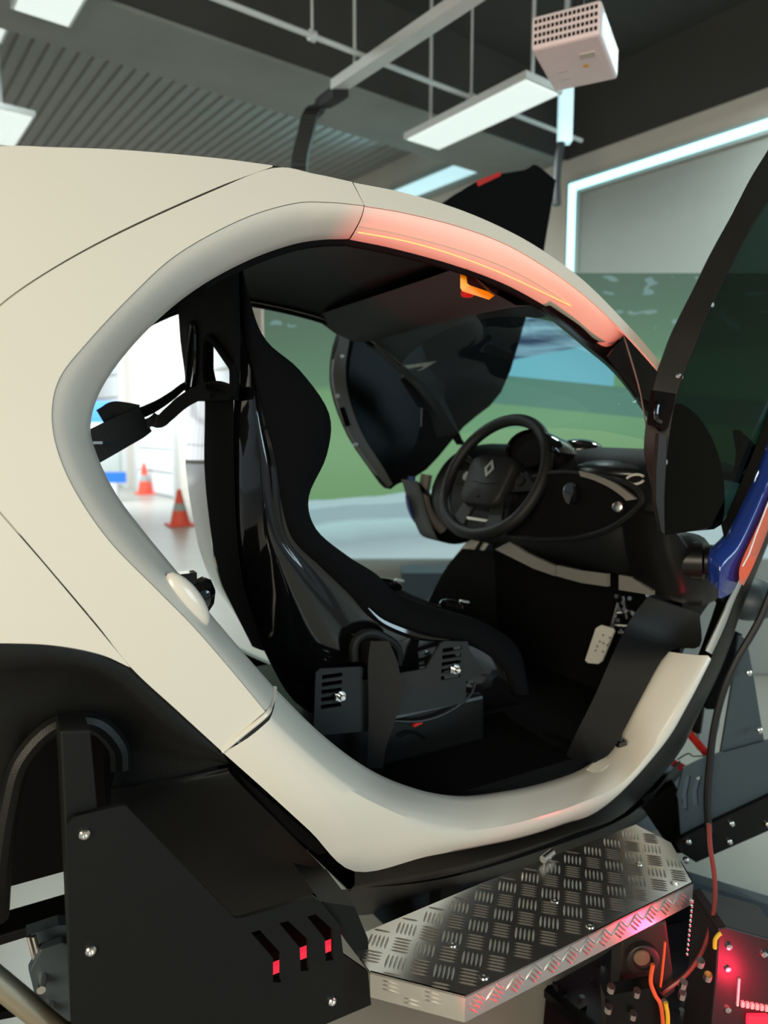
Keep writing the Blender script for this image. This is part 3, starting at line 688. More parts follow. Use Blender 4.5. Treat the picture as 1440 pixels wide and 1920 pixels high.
# dashboard: sections along y
def dash_sec(y):
    e = min(abs(y - 0.09), abs(1.15 - y)); k = min(1.0, (e / 0.14)) ** 0.5
    f = 0.06 * (1 - k)
    c = V((1.62, 0, 1.28)); P = [(1.86, 1.40), (1.66, 1.435), (1.52, 1.425), (1.455, 1.39), (1.405, 1.33), (1.375, 1.26), (1.385, 1.19), (1.43, 1.13), (1.52, 1.09), (1.80, 1.06)]
    sc = 0.55 + 0.45 * k
    return [V((c.x + (x - c.x) * sc, y, c.z + (z - c.z) * sc)) for x, z in P]
mb = MB(); ys = [0.09, 0.10, 0.12, 0.15, 0.19, 0.24, 0.32, 0.45, 0.55, 0.65, 0.78, 0.90, 1.00, 1.05, 1.09, 1.12, 1.14, 1.15]
mb.grid([cr(dash_sec(y), 4) for y in ys])
o = len(mb.v)
mb.build('dashboard', 'dash_black', car, smooth=60)
# pocket recess lip and dark opening on the dashboard face
lp = [PX(u, v, 1.36) for u, v in px([(948, 1004), (1010, 1010), (1080, 1008), (1140, 992), (1185, 962), (1204, 935), (1180, 908), (1120, 892), (1050, 885), (990, 900), (955, 950)], 4)]
mb = MB().tube(lp, 0.007, 8, closed=True); mb.build('pocket_lip', 'dash_black', car)
mb = MB().plate(lp[::2], (0.006, 0, 0)); mb.build('pocket_recess', 'dark_hole', car, 0)
g_a = [PX(u, v, 1.352) for u, v in px([(1085, 883), (1115, 890), (1150, 905), (1180, 926), (1192, 936)], 4)]
g_b = [PX(u, v, 1.346) for u, v in px([(1088, 893), (1112, 900), (1142, 914), (1165, 930), (1174, 939)], 4)]
nm(MB().grid([[p + V((.02, 0, 0)) for p in g_a], g_a, g_b, [p + V((.02, 0, 0)) for p in g_b]]).build('trim_strip', 'dash_grey', car), 'grey curved trim strip on dashboard')
MB().ball(PX(1160, 884, 1.52), V((0.11, 0, 0)), V((0, 0.14, 0)), V((0, 0, 0.035))).build('dash_pad', 'pad_black', car, 60)
# ring emblem on the pad
rg = [PX(1191 + 17 * math.cos(t), 899 + 9 * math.sin(t) - 2 * math.cos(t), 1.37) for t in [2 * math.pi * k / 28 for k in range(28)]]
nm(MB().tube([rg[k] for k in range(2, 13)], 0.0035, 6).tube([rg[k] for k in range(16, 27)], 0.0035, 6).build('ring_emblem', 'light_grey', car), 'pale broken ring mark on dashboard pad')
nm(MB().lathe(PX(1161, 951, 1.335), (-1, -.3, .2), [(0, 0.014), (0.012, 0.013), (0.014, 0.008), (0.014, 0)], 16).build('dash_screw', 'steel', car), 'steel key barrel on dashboard')
nm(MB().lathe(PX(1072, 925, 1.352), (-1, 0, 0), [(0, 0.03), (0.004, 0.03), (0.006, 0.02), (0.006, 0)], 20).build('socket_dial', 'gloss_black', car), 'dark round socket in dashboard pocket')
# grey under-dash trims
for pts in ([(928, 1030), (955, 1016), (985, 1036), (1020, 1052), (1042, 1062), (1040, 1080), (1000, 1066), (960, 1046)],
            [(1044, 1060), (1090, 1070), (1138, 1076), (1138, 1100), (1090, 1093), (1043, 1080)], [(1160, 1078), (1182, 1082), (1222, 1108), (1222, 1116), (1160, 1106)]):
    nm(MB().plate([PX(u, v, 1.42) for u, v in pts], (0.012, 0, 0)).build('under_dash_trim', 'dash_grey', car, 0), 'pale grey trim under dashboard')
# instrument pod
pc_ = PX(1005, 846, 1.42)
ax = V((-0.9, 0.0, 0.25)).normalized()
pe = V((0, 1, 0)); pu = ax.cross(pe).normalized(); pu = pu if pu.z > 0 else -pu
rows = []
for d_, k in ((0.03, 0.93), (0.035, 1.0), (0.02, 1.06), (-0.05, 1.02), (-0.12, 0.72), (-0.15, 0.2)):
    rows.append([pc_ + ax * d_ + pe * math.cos(t) * 0.098 * k + pu * math.sin(t) * 0.058 * k for t in [2 * math.pi * q / 32 for q in range(32)]])
MB().grid(rows, True).build('instrument_pod', 'gloss_black', car, 50)
sr_ = [[pc_ + ax * 0.018 + pe * math.cos(t) * 0.098 * k + pu * math.sin(t) * 0.058 * k for t in [2 * math.pi * q / 32 for q in range(32)]] for k in (0.94, 0.001)]
MB().grid(sr_, True).build('instrument_screen', 'dark_hole', car, 0)
# second small pod beyond
q_ = PX(1085, 842, 1.6)
MB().ball(q_, V((0.07, 0, 0)), V((0, 0.075, 0)), V((0, 0, 0.032))).build('speaker_pod', 'gloss_black', car)

# ---- steering wheel (rim carries its pieces)
wc = PY(925, 895, 0.62); wn = V((-math.cos(R(28)) * math.cos(R(6)), -math.cos(R(28)) * math.sin(R(6)), math.sin(R(28)))); wy = V((-math.sin(R(6)), math.cos(R(6)), 0)); wu = wn.cross(wy); wu = wu if wu.z > 0 else -wu
WR = 0.196
def WP(a, b, c=0.0): return wc + wy * a + wu * b + wn * c       # a toward far side, b up the wheel, c toward driver
def rimr(t):
    r = WR; s_ = math.sin(t)
    if s_ < -0.6: r = WR * (1 - 0.05 * ((-s_ - 0.6) / 0.4) ** 1.3)
    return r
rim = [WP(rimr(t) * math.cos(t), rimr(t) * math.sin(t)) for t in [2 * math.pi * k / 64 for k in range(64)]]
sw = nm(MB().tube(rim, 0.0185, 14, closed=True).build('steering_wheel', 'dash_black', car, 60), 'black leather steering wheel')
def rsq(w_, h_, r_, n=5, t=1.0):
    o = []
    for cx, cy, a0 in ((w_ - r_, h_ - r_, 0), (-w_ + r_, h_ - r_, 90), (-w_ + r_, -h_ + r_, 180), (w_ - r_, -h_ + r_, 270)):
        for k in range(n + 1): a = R(a0 + 90 * k / n); o.append((cx + r_ * math.cos(a), cy + r_ * math.sin(a)))
    return o
def pad(c0, w_, h_, r_, d0, d1, taper=0.88, skew=0.0):
    base = rsq(w_, h_, r_); rows = []
    for d_, k in ((d0, 1.0), (d0 + (d1 - d0) * 0.55, 0.99), (d0 + (d1 - d0) * 0.9, taper + 0.06), (d1, taper), (d1, 0.001)):
        rows.append([WP(c0[0] + a * k * (1 - skew * (b / h_ * -0.5 + 0.5)), c0[1] + b * k, d_) for a, b in base])
    return MB().grid(rows, True)
pad((0.008, -0.018), 0.102, 0.084, 0.042, -0.03, 0.022, 0.90, 0.18).build('airbag_cover', 'dash_black', sw, 50)
for sgn in (-1, 1):
    MB().plate([WP(sgn * a, b, 0.0) for a, b in ((0.06, 0.03), (0.19, 0.012), (0.19, -0.03), (0.075, -0.045))], wn * -0.016).build('spoke', 'gloss_black', sw, 0, bevel=0.004)
    MB().lathe(WP(sgn * 0.115, -0.005, 0.002), wn, [(0, 0.016), (0.004, 0.015), (0.005, 0.008), (0.005, 0)], 16).build('wheel_button', 'dash_grey' if sgn > 0 else 'dash_black', sw)
    MB().plate([WP(sgn * a, b, 0.0) for a, b in ((0.03, -0.06), (0.07, -0.05), (0.11, -0.152), (0.05, -0.178))], wn * -0.014).build('spoke', 'dash_black', sw, 0, bevel=0.004)
MB().plate([WP(a, b, 0.0) for a, b in ((-0.05, -0.135), (0.05, -0.135), (0.04, -0.144), (-0.04, -0.144))], wn * -0.004).build('spoke_trim', 'steel', sw, 0)
# diamond emblem on the hub: hollow folded lozenge
ec = (0.004, 0.018)
dm = [WP(ec[0] + a, ec[1] + b, 0.0235) for a, b in ((0, 0.030), (0.021, 0), (0, -0.030), (-0.021, 0))]
di = [WP(ec[0] + a, ec[1] + b, 0.0235) for a, b in ((0, 0.015), (0.009, 0), (0, -0.015), (-0.009, 0))]
nm(MB().plate(dm, wn * 0.0025, [di]).build('wheel_emblem', 'zinc', sw, 0), 'chrome diamond emblem')
MB().box(WP(0.006, -0.075, 0.0215), wy * 0.006, wu * 0.004, wn * 0.0008).build('airbag_mark', 'dark_hole', sw, 0)
MB().tube([WP(-0.082, -0.024, 0.0205), WP(0, -0.032, 0.0228), WP(0.09, -0.024, 0.0205)], 0.001, 6).build('cover_seam', 'dark_hole', sw)
MB().cyl(WP(0, 0, -0.02), WP(0, 0.0, -0.20), 0.045, 20).build('steering_column', 'dash_black', sw)
nm(MB().tube(cr([WP(0.05, 0.02, -0.05), WP(0.13, 0.05, -0.05), WP(0.2, 0.075, -0.03)], 4), [0.008] * 8 + [0.011], 8).build('stalk', 'dash_black', sw), 'column stalk')

BK = V((0.80, 0.60, 0))
# ---- near door, swung up (hinged at its front lower corner) and the far one
def make_door(mirrored):
    f = (lambda m: mirror(m)) if mirrored else (lambda m: m)
    return f
OL = [(1530, 172), (1496, 205), (1462, 245), (1440, 281), (1405, 338), (1371, 404), (1335, 470), (1301, 540), (1275, 592), (1254, 638), (1230, 709), (1216, 774), (1209, 840), (1218, 896), (1230, 943), (1244, 1002)]
GL = [(1532, 240), (1498, 288), (1462, 340), (1440, 376), (1416, 412), (1394, 451), (1366, 506), (1338, 563), (1318, 608), (1301, 653), (1272, 728), (1258, 793), (1249, 863), (1246, 915), (1245, 955), (1246, 1003)]
DY = -0.055
ol = [PY(u, v, DY + 0.045) for u, v in px(OL, 4)]; gl = [PY(u, v, DY) for u, v in px(GL, 4)]
door_o = nm(MB().grid([[p + V((0.02, 0.02, 0)) for p in ol], ol, lerp(ol, gl, 0.5), gl, [p + V((0.015, 0.01, 0)) for p in gl]]).build('scissor_door', 'door_grey', car, 30), 'near scissor door raised, black framed with tinted glass')
gb = [(1252, 1003), (1300, 996), (1352, 983), (1366, 960), (1400, 880), (1440, 782), (1475, 690), (1520, 480), (1540, 300), (1462, 290), (1440, 376)] 
gp = [(u, v) for u, v in px(GL, 4)] 
gpoly = [PY(u + 1, v, DY + 0.004) for u, v in gp] + [PY(u, v, DY + 0.004) for u, v in [(1300, 996), (1352, 983), (1366, 960), (1400, 880), (1440, 782), (1475, 690), (1530, 520), (1545, 380), (1540, 250)]]
MB().plate(gpoly, (0, 0.004, 0)).build('door_glass', 'door_glass', door_o, 0)
lpan = [PY(u, v, DY + 0.012) for u, v in px([(1248, 1002), (1250, 900), (1256, 800), (1268, 757), (1300, 772), (1326, 805), (1346, 850), (1358, 910), (1352, 984), (1300, 996)], 3)]
MB().plate(lpan, (0, 0.006, 0)).build('lower_fairing', 'gloss_black', door_o, 20)
# black lower rail + blue skin with orange band
ra, rb = [(1352, 984), (1366, 960), (1400, 880), (1440, 778), (1475, 690)], [(1358, 1012), (1378, 972), (1410, 905), (1440, 830), (1480, 740)]
a3, b3 = [PY(u, v, DY) for u, v in px(ra, 4)], [PY(u, v, DY - 0.02) for u, v in px(rb, 4)]
MB().grid([[p + BK * .03 for p in a3], a3, b3, [p + BK * .03 for p in b3]]).build('lower_rail', 'satin_black', door_o)
ba = [(1328, 1088), (1327, 1062), (1330, 1038), (1358, 1008), (1378, 970), (1410, 903), (1440, 828), (1485, 730)]
bc = [(1347, 1121), (1348, 1100), (1352, 1068), (1378, 1040), (1402, 995), (1432, 925), (1462, 860), (1500, 770)]
bb = [(1352, 1122), (1368, 1114), (1380, 1100), (1392, 1068), (1418, 1010), (1442, 965), (1470, 900), (1515, 800)]
a3, c3, b3 = [[PY(u, v, DY - o_) for u, v in px(q_, 4)] for q_, o_ in ((ba, 0.0), (bc, 0.035), (bb, 0.03))]
MB().grid([[p + BK * .05 for p in a3], a3] + [[p + V((0, -.012 * math.sin(math.pi * t), 0)) for p in lerp(a3, c3, t)] for t in (0.25, 0.5, 0.75)] + [c3, b3, [p + BK * .05 for p in b3]]).build('blue_skin', 'blue_paint', door_o, 60)['label'] = 'glossy blue painted outer skin'
oa = [(1386, 1092), (1388, 1060), (1412, 1005), (1440, 945), (1480, 850)]; ob = [(1394, 1098), (1412, 1062), (1432, 1015), (1452, 965), (1500, 870)]
a3, b3 = [PY(u, v, DY - 0.042) for u, v in px(oa, 4)], [PY(u, v, DY - 0.036) for u, v in px(ob, 4)]
MB().grid([[p + BK * .02 for p in a3], a3, b3, [p + BK * .03 for p in b3]]).build('orange_band', 'orange_paint', door_o)['label'] = 'orange painted band'
wl = [PY(u, v, DY - 0.046) for u, v in ((1392, 1062), (1404, 1040), (1418, 1000), (1445, 930))]
MB().tube(wl, 0.0018, 6).build('white_pinstripe', 'white_paint', door_o)
for u, v in ((1330, 572), (1272, 706), (1243, 866)):
    MB().lathe(PY(u, v, DY + 0.012), (-0.5, -1, 0), [(-0.004, 0.0), (0, 0.0085), (0.006, 0.0085), (0.009, 0.005), (0.009, 0)], 14).build('door_screw', 'steel', door_o)
lk = [PY(u, v, DY - 0.003) for u, v in ((1229, 732), (1267, 738), (1262, 765), (1252, 800), (1243, 808), (1236, 800), (1222, 796), (1224, 765))]
nm(MB().plate(lk, (0, 0.012, 0)).build('latch_recess', 'dark_hole', door_o, 0), 'dark latch recess')
MB().tube(cr([PY(1240, 752, DY - .01), PY(1232, 762, DY - .012), PY(1231, 785, DY - .012), PY(1238, 792, DY - .01)], 4), 0.005, 8).build('latch_hook', 'gloss_black', door_o)
lc = [PY(u, v, DY - 0.004) for u, v in ((1236, 812), (1250, 818), (1249, 866), (1245, 930), (1246, 1002), (1240, 996), (1230, 940), (1231, 880))]
MB().plate(lc, (0, 0.01, 0)).build('latch_cover', 'door_grey', door_o, 0)
mi = [PY(u, v, DY + 0.03) for u, v in px([(1388, 806), (1396, 815), (1418, 838), (1404, 868), (1390, 890), (1394, 850)], 2)]
MB().plate(mi, (0, 0.02, 0)).build('mirror_shell', 'gloss_black', door_o, 0)
# hinge barrel with rings
hc = PY(1318, 1052, 0.0)
nm(MB().lathe(hc, V((0.55, -0.8, 0.05)), [(-0.05, 0), (-0.05, 0.047), (0.0, 0.047), (0.005, 0.040), (0.03, 0.040), (0.034, 0.036), (0.034, 0)], 28).build('door_hinge', 'satin_black', car, 30), 'round black door hinge')
# dark end cap of dashboard side around hinge (picks up red light)
es = [PY(u, v, 0.03) for u, v in px([(1232, 960), (1240, 1000), (1248, 1050), (1262, 1100), (1275, 1128), (1310, 1136), (1345, 1122), (1350, 1090), (1330, 1020), (1300, 1000), (1262, 1003)], 3)]
mb = MB(); c = sum(es, V()) / len(es); rows = [[p + V((0, 0.12, 0)) for p in es], es, [p.lerp(c, 0.35) + V((0, -0.02, 0)) for p in es], [p.lerp(c, 0.7) + V((0, -0.03, 0)) for p in es], [c + V((0, -0.032, 0)) for p in es]]
mb.grid(rows, True); both(mb, 'front_side_cap', 'satin_black', smooth=60)
# far door swung up
FY = 1.36
fo = px([(1042, 338), (1005, 309), (985, 318), (920, 330), (880, 348), (815, 392), (700, 480), (640, 618), (625, 690), (632, 750), (660, 820), (700, 880), (728, 916), (745, 908), (800, 880), (870, 800), (940, 735), (985, 600), (1018, 480)], 3)
fi = px([(925, 372), (880, 402), (840, 432), (722, 520), (672, 620), (655, 690), (658, 748), (682, 815), (720, 880), (735, 890), (780, 862), (840, 790), (880, 650), (905, 520), (935, 470)], 3)
fo3 = [PY(u, v, FY) for u, v in fo]
hole = [PY(u, v, FY) for u, v in px([(930, 372), (880, 404), (840, 436), (780, 480), (860, 478), (938, 440)], 2)]
win = [PY(u, v, FY) for u, v in px([(690, 560), (668, 625), (655, 690), (658, 748), (682, 815), (718, 876), (738, 884), (780, 830), (800, 700), (780, 600)], 3)]
d2 = nm(MB().plate(fo3, (0, 0.035, 0), [win]).build('scissor_door', 'liner_black', car, 0), 'far scissor door raised, black inside')
MB().plate(win, (0, 0.005, 0)).build('door_glass', 'far_door_glass', d2, 0)
bl_ = [PY(u, v, FY - 0.004) for u, v in px([(640, 618), (625, 690), (632, 750), (660, 820), (700, 880), (728, 914)], 5)]
br_ = [PY(u, v, FY - 0.012) for u, v in px([(658, 622), (648, 690), (655, 748), (680, 815), (718, 876), (736, 908)], 5)]
nm(MB().grid([[p + V((0, .02, 0)) for p in bl_], bl_, br_, [p + V((0, .02, 0)) for p in br_]]).build('edge_frame', 'dash_grey', d2), 'grey edge frame of the far door')
for u, v in ((640, 668), (633, 742), (666, 834)): MB().lathe(PY(u, v, FY - 0.01), (-0.3, -1, 0), [(-0.003, 0), (0, 0.008), (0.005, 0.008), (0.007, 0)], 12).build('door_screw', 'steel', d2)
MB().plate([PY(u, v, FY - 0.014) for u, v in ((637, 765), (646, 763), (658, 798), (648, 800))], (0, 0.004, 0)).build('latch_slot', 'dark_hole', d2, 0)
rr_ = [PY(u, v, FY - 0.004) for u, v in ((892, 340), (938, 322), (938, 330), (896, 350))]
nm(MB().plate(rr_, (0, -0.004, 0)).build('red_flash', 'red', d2, 0), 'red painted patch at the top of the raised far door')
# far dash end: pale rounded body with blue rim seen past the wheel
fe = cr([PY(u, v, 1.15) for u, v in ((800, 890), (795, 930), (805, 965), (830, 992))], 4)
nm(MB().tube(fe, 0.022, 10).build('far_fender_edge', 'dash_grey', car), 'pale rounded edge at the far side')
nm(MB().tube([p + V((-0.028, 0.06, -0.01)) for p in fe], 0.016, 10).build('far_blue_edge', 'blue_paint', car), 'blue rim at the far side')

# ---- latch hardware on the door ring
lb = [(333, 1073), (352, 1078), (380, 1110), (402, 1152), (392, 1176), (360, 1140), (342, 1108)]
po = [PS(u, v, 0.012) for u, v in px([(318, 1090), (326, 1072), (345, 1085), (372, 1128), (392, 1172), (372, 1160), (340, 1128)], 3)]
lt = nm(MB().ball(PS(352, 1126, 0.035), (PS(396, 1178, 0.035) - PS(318, 1072, 0.035)) * 0.47, V((0.019, 0, 0.012)), V((0, -0.016, 0))).build('latch_housing', 'cream_paint', car), 'cream bulge housing the door latch')
q0 = PS(374, 1120, FD + 0.01)
nm(MB().ball(q0, V((0.024, 0, -0.012)), V((0.014, 0, 0.034)), V((0, 0.03, 0)), 10, 6).box(q0 + V((-0.02, 0.0, 0.034)), (0.014, 0, 0), (0, 0.012, 0), (0, 0, 0.012)).build('door_latch', 'gloss_black', car, 20), 'black door latch')
q1 = PS(1160, 1392, FD - 0.01)
nm(MB().cyl(q1 + V((0, 0.0, -0.01)), q1 + V((0.006, 0.005, 0.03)), 0.009, 12).box(q1, (0.014, 0, 0), (0, 0.014, 0), (0, 0, 0.006)).build('striker_pin', 'gloss_black', car), 'black striker pin on the sill')
q2 = PS(1127, 1440, FD - 0.008)
MB().box(q2, V((0.03, 0, 0.012)), (0, 0.02, 0), V((-0.004, 0, 0.01))).build('sill_tab', 'cream_paint', car, 0, bevel=0.003)
# ================================================================== SEAT
seat = thing('racing_seat', 'black racing bucket seat with gloss shell and fabric bolsters inside the cabin', 'seat', (0.75, 0.62, fl))
RL = [(440, 440), (444, 560), (446, 640), (445, 720), (443, 800), (443, 870), (444, 940), (448, 1010), (458, 1080), (476, 1160), (505, 1240), (570, 1330), (700, 1362), (860, 1345), (950, 1322)]
BL = [(440, 440), (450, 560), (462, 640), (478, 715), (497, 790), (516, 862), (528, 945), (548, 1010), (600, 1062), (652, 1112), (700, 1163), (765, 1190), (860, 1203), (930, 1240), (965, 1300)]
PL = [(430, 440), (468, 565), (499, 638), (562, 694), (617, 775), (613, 853), (579, 932), (593, 992), (650, 1041), (705, 1076), (750, 1116), (830, 1145), (905, 1167), (970, 1212), (992, 1292)]
rl = [PY(u, v, .44) for u, v in px(RL, 5)]; bl2 = [PY(u, v, .37) for u, v in px(BL, 5)]; pl2 = [PY(u, v, .385) for u, v in px(PL, 5)]
rows = []
for i in range(9):
    t = i / 8; rows.append([p + V((0, -0.035 * math.sin(math.pi * min(1, t * 1.1)), 0)) for p in lerp(rl, bl2, t)])
MB().grid([[p + V((.02, .1, 0)) for p in rl]] + rows).build('side_shell', 'gloss_black', seat, 60)
fr_ = lambda a, b, n, d: [[p + V((0, -d * math.sin(math.pi * i / n), 0)) for p in lerp(a, b, i / n)] for i in range(n + 1)]
innr = [p + V((-0.03, 0.05, 0)) for p in pl2]
bol = [[p + V((0, 0.02, 0)) for p in bl2]] + fr_([p + V((0, -0.012, 0)) for p in bl2], pl2, 6, 0.02) + [[p + V((0.004, 0.03, 0)) for p in pl2], innr]
mb = MB().grid(bol); mb.build('side_bolster', 'suede_black', seat, 70)
sm = mirror(MB().grid([r[5 * 5:] for r in bol]), 0.62); sm.build('side_bolster', 'suede_black', seat, 70)
# back shell: matte strip by the near edge, gloss curved middle, two harness openings
FL = [(318, 440), (333, 575), (338, 640), (346, 700), (351, 765), (348, 840), (349, 885), (358, 950), (374, 1030), (392, 1080), (412, 1118), (470, 1200)]
NL = [(440, 440), (444, 560), (446, 640), (445, 700), (443, 765), (443, 840), (444, 890), (446, 950), (452, 1030), (460, 1085), (470, 1125), (500, 1220)]
f3 = [PY(u, v, .86) for u, v in px(FL, 5)]; n3 = [PY(u, v, .44) for u, v in px(NL, 5)]
kk = 3 * 5 + 2
def back_pt(j, t, bulge=0.012): p = n3[j].lerp(f3[j], t); return p + V((-bulge * math.sin(math.pi * t) , 0, 0))
upo = [PX(u, v, 0.452) for u, v in px([(436, 440), (438, 560), (440, 640), (439, 700), (437, 750)], 3)] + [PX(u, v, 0.452) for u, v in reversed(px([(318, 440), (333, 575), (338, 640), (346, 700), (351, 752)], 3))]
h1 = [PX(u, v, 0.452) for u, v in px([(391, 645), (394, 641), (430, 693), (430, 728), (397, 720), (391, 692)], 1)]
h2 = [PX(u, v, 0.452) for u, v in ((359, 633), (366, 636), (361, 722), (350, 714))]
MB().plate(upo, (0.012, 0, 0), [h1]).build('back_shell', 'liner_black', seat, 0)
hr1 = [PX(u, v, 0.448) for u, v in px([(386, 640), (392, 632), (402, 640), (436, 690), (437, 738), (420, 742), (392, 728), (385, 694)], 2)]
MB().tube(hr1, 0.008, 8, closed=True).build('harness_opening_trim', 'suede_black', seat)
hr2 = [PX(u, v, 0.448) for u, v in px([(358, 604), (366, 612), (368, 640), (366, 700), (358, 742), (351, 730), (354, 660)], 2)]
MB().tube(hr2, 0.007, 8, closed=True).build('harness_opening_trim', 'gloss_black', seat)
rows = [[back_pt(j, t) for j in range(kk, len(n3))] for t in [0.45 + 0.55 * i / 12 for i in range(13)]]
MB().grid(rows).build('lower_back_shell', 'mirror_black', seat, 60)
rows = [[back_pt(j, t) + V((-0.006, 0, 0)) for j in range(kk, len(n3))] for t in (0, 0.15, 0.3, 0.44)]
MB().grid(rows + [[p + V((0.03, 0, 0)) for p in rows[-1]]]).build('back_cover', 'suede_black', seat, 60)
# inner back and seat cushions
MB().grid([[V((x, y, z)) for y in (0.46, 0.55, 0.69, 0.78)] for x, z in ((0.555, 1.46), (0.57, 1.38), (0.60, 1.25), (0.66, 1.02), (0.72, 0.93), (1.05, 0.98), (1.10, 0.96), (1.12, 0.86))]).build('cushion', 'suede_black', seat, 70, solid=0.03)
# lower shell bulge highlights and rib
rb_ = cr([PY(u, v, .345) for u, v in ((690, 1140), (715, 1165), (760, 1185), (800, 1196), (842, 1200))], 4)
MB().tube(rb_, [0.002 + 0.010 * math.sin(math.pi * i / 16) for i in range(17)], 8).build('shell_rib', 'gloss_black', seat)
lpp = [PY(u, v, .335) for u, v in px([(664, 1238), (664, 1212), (672, 1196), (690, 1188), (712, 1192), (738, 1208), (747, 1226), (745, 1246)], 3)]
MB().tube(lpp, 0.012, 10).build('belt_opening_trim', 'dash_black', seat)
MB().plate([PY(u, v, .345) for u, v in px([(668, 1240), (670, 1208), (690, 1195), (715, 1200), (740, 1222), (742, 1250)], 2)], (0, .004, 0)).build('belt_opening', 'dark_hole', seat, 0)
# side mounting plates with slots and bolts
def slots(u, v, n, du, dv, w_, y): 
    return [[PY(a, b, y) for a, b in ((u + i * du, v + i * dv), (u + i * du + w_, v + i * dv - 5), (u + i * du + w_, v + i * dv + 2), (u + i * du, v + i * dv + 8))] for i in range(n)]
pl_a = [PY(u, v, .315) for u, v in ((592, 1262), (600, 1254), (678, 1250), (682, 1254), (679, 1276), (690, 1276), (754, 1262), (798, 1254), (826, 1206), (834, 1202), (877, 1203), (881, 1220), (900, 1248), (911, 1261), (874, 1278), (874, 1318), (742, 1342), (738, 1350), (700, 1370), (588, 1380))]
sl_ = slots(604, 1266, 5, -0.6, 14, 38, .315) + slots(830, 1216, 5, -0.8, 13, 36, .315)
MB().plate(pl_a, (0, 0.006, 0), sl_).build('mounting_plate', 'plate_black', seat, 0)
for u, v in ((641, 1307), (857, 1256)):
    MB().lathe(PY(u, v, .30), (0, -1, 0), [(-0.012, 0), (-0.012, 0.012), (-0.004, 0.012), (-0.004, 0.0075), (0.006, 0.0075), (0.008, 0.006), (0.008, 0.003), (0.004, 0.003), (0.004, 0)], 16).build('mounting_bolt', 'zinc', seat)
    MB().box(PY(u - 11, v, .31), (0.004, 0, 0), (0, 0.004, 0), (0, 0, 0.009)).build('bolt_clip', 'zinc', seat, 0, bevel=0.002)
# seat belt strap out of the shell opening, harness and its buckle, lap buckles
ctr = [(712, 1202), (718, 1245), (722, 1300), (716, 1350), (707, 1400), (703, 1440)]; wd_ = [34, 56, 62, 50, 34, 30]
cp, ww = [], []
for (u, v), w_ in zip(ctr, wd_): cp.append(PY(u, v, .29)); ww.append(PY(u + w_ / 2, v, .285) - PY(u - w_ / 2, v, .305))
tag(MB().ribbon(cr(cp, 4), cr(ww, 4), 0.003).build('seat_belt', 'webbing'), 'wide black belt strap hanging from the opening in the seat shell', 'belt')
hs = thing('shoulder_harness', 'black shoulder harness straps with buckle tied behind the racing seat', 'harness', PY(262, 790, .6))
def strap(pts, y0, y1, w_, tw0, tw1, name='strap', m='webbing', th=0.003):
    n = len(pts); c = [PY(u, v, y0 + (y1 - y0) * i / (n - 1)) for i, (u, v) in enumerate(pts)]; c = cr(c, 5); k = len(c)
    ws = []
    for i in range(k):
        t = i / (k - 1); a = tw0 + (tw1 - tw0) * t
        d_ = (c[min(i + 1, k - 1)] - c[max(i - 1, 0)]).normalized(); side = d_.cross(V((0, 1, 0))).normalized()
        ws.append((side * math.cos(a) + V((0, 1, 0)) * math.sin(a)) * w_)
    return MB().ribbon(c, ws, th).build(name, m, hs, 0)
strap([(432, 735), (405, 728), (375, 736), (345, 752), (318, 775), (300, 790), (285, 786)], .50, .66, .035, 0.25, 0.55)
strap([(372, 742), (352, 722), (325, 740), (300, 757), (270, 772), (245, 778)], .78, .66, .030, 1.1, 0.4)
strap([(296, 780), (284, 790), (266, 797), (256, 796)], .65, .65, .022, 0.2, 0.2)
strap([(272, 786), (255, 797), (232, 808), (205, 822), (160, 846)], .645, .60, .075, 0.5, 0.1)
strap([(258, 776), (238, 772), (214, 770), (200, 778), (190, 784)], .64, .62, .045, 0.45, 0.45)
MB().plate([PY(u, v, .655) for u, v in ((256, 786), (272, 780), (268, 797), (252, 797))], (0, .004, 0)).build('harness_buckle', 'steel', hs, 0, bevel=.001)
MB().box(PY(182, 830, .58), (0.010, 0, 0), (0, .01, 0), (0, 0, .003)).build('anchor_clip', 'zinc', hs, 0)
bk = [(728, 1096, .62, .62, 'black buckle tongue lying on the seat cushion by the far bolster'), (850, 1136, .50, .5, 'black buckle on the front edge of the seat cushion')]
for u, v, y, _, lab in bk:
    c = PY(u, v, y); k = thing('harness_clip', lab, 'buckle', c - V((0, 0, .02)))
    MB().ball(c, V((0.045, 0, -0.012)), V((0, 0.03, 0)), V((0, 0, .018)), 10, 6).build('body', 'gloss_black', k, 30)
    MB().box(c + V((0.03, -0.01, .012)), (0.012, 0, -0.003), (0, .008, 0), (0, 0, .003)).build('release_button', 'steel', k, 0)
    MB().ribbon([c + V((0, 0.02, -.005)), c + V((-0.06, .05, -.012)), c + V((-0.14, .07, -.022))], V((0, .04, 0)), .004).build('strap', 'webbing', k, 0)
# seat riser box with cable and red marker
sb = thing('seat_riser', 'black box carrying the seat, with loose cable on top', 'seat mount', (0.95, .62, fl))
MB().abox((0.45, 0.36, fl + .001), (1.12, 0.88, fl + 0.13)).build('body', 'satin_black', sb, 0, bevel=.01)
MB().tube(cr([PY(u, v, .35) for u, v in ((735, 1352), (790, 1352), (840, 1335), (880, 1305), (892, 1278))], 4), 0.004, 8).build('cable', 'cable_black', sb)
MB().box(PY(782, 1356, .355), (0.012, 0, .002), (0, .006, 0), (0, 0, .004)).build('red_tab', 'red', sb, 0)
MB().tube(cr([PY(u, v, .352) for u, v in ((748, 1382), (765, 1374), (785, 1376), (798, 1386))], 4), 0.003, 6).build('handle_ridge', 'satin_black', sb)
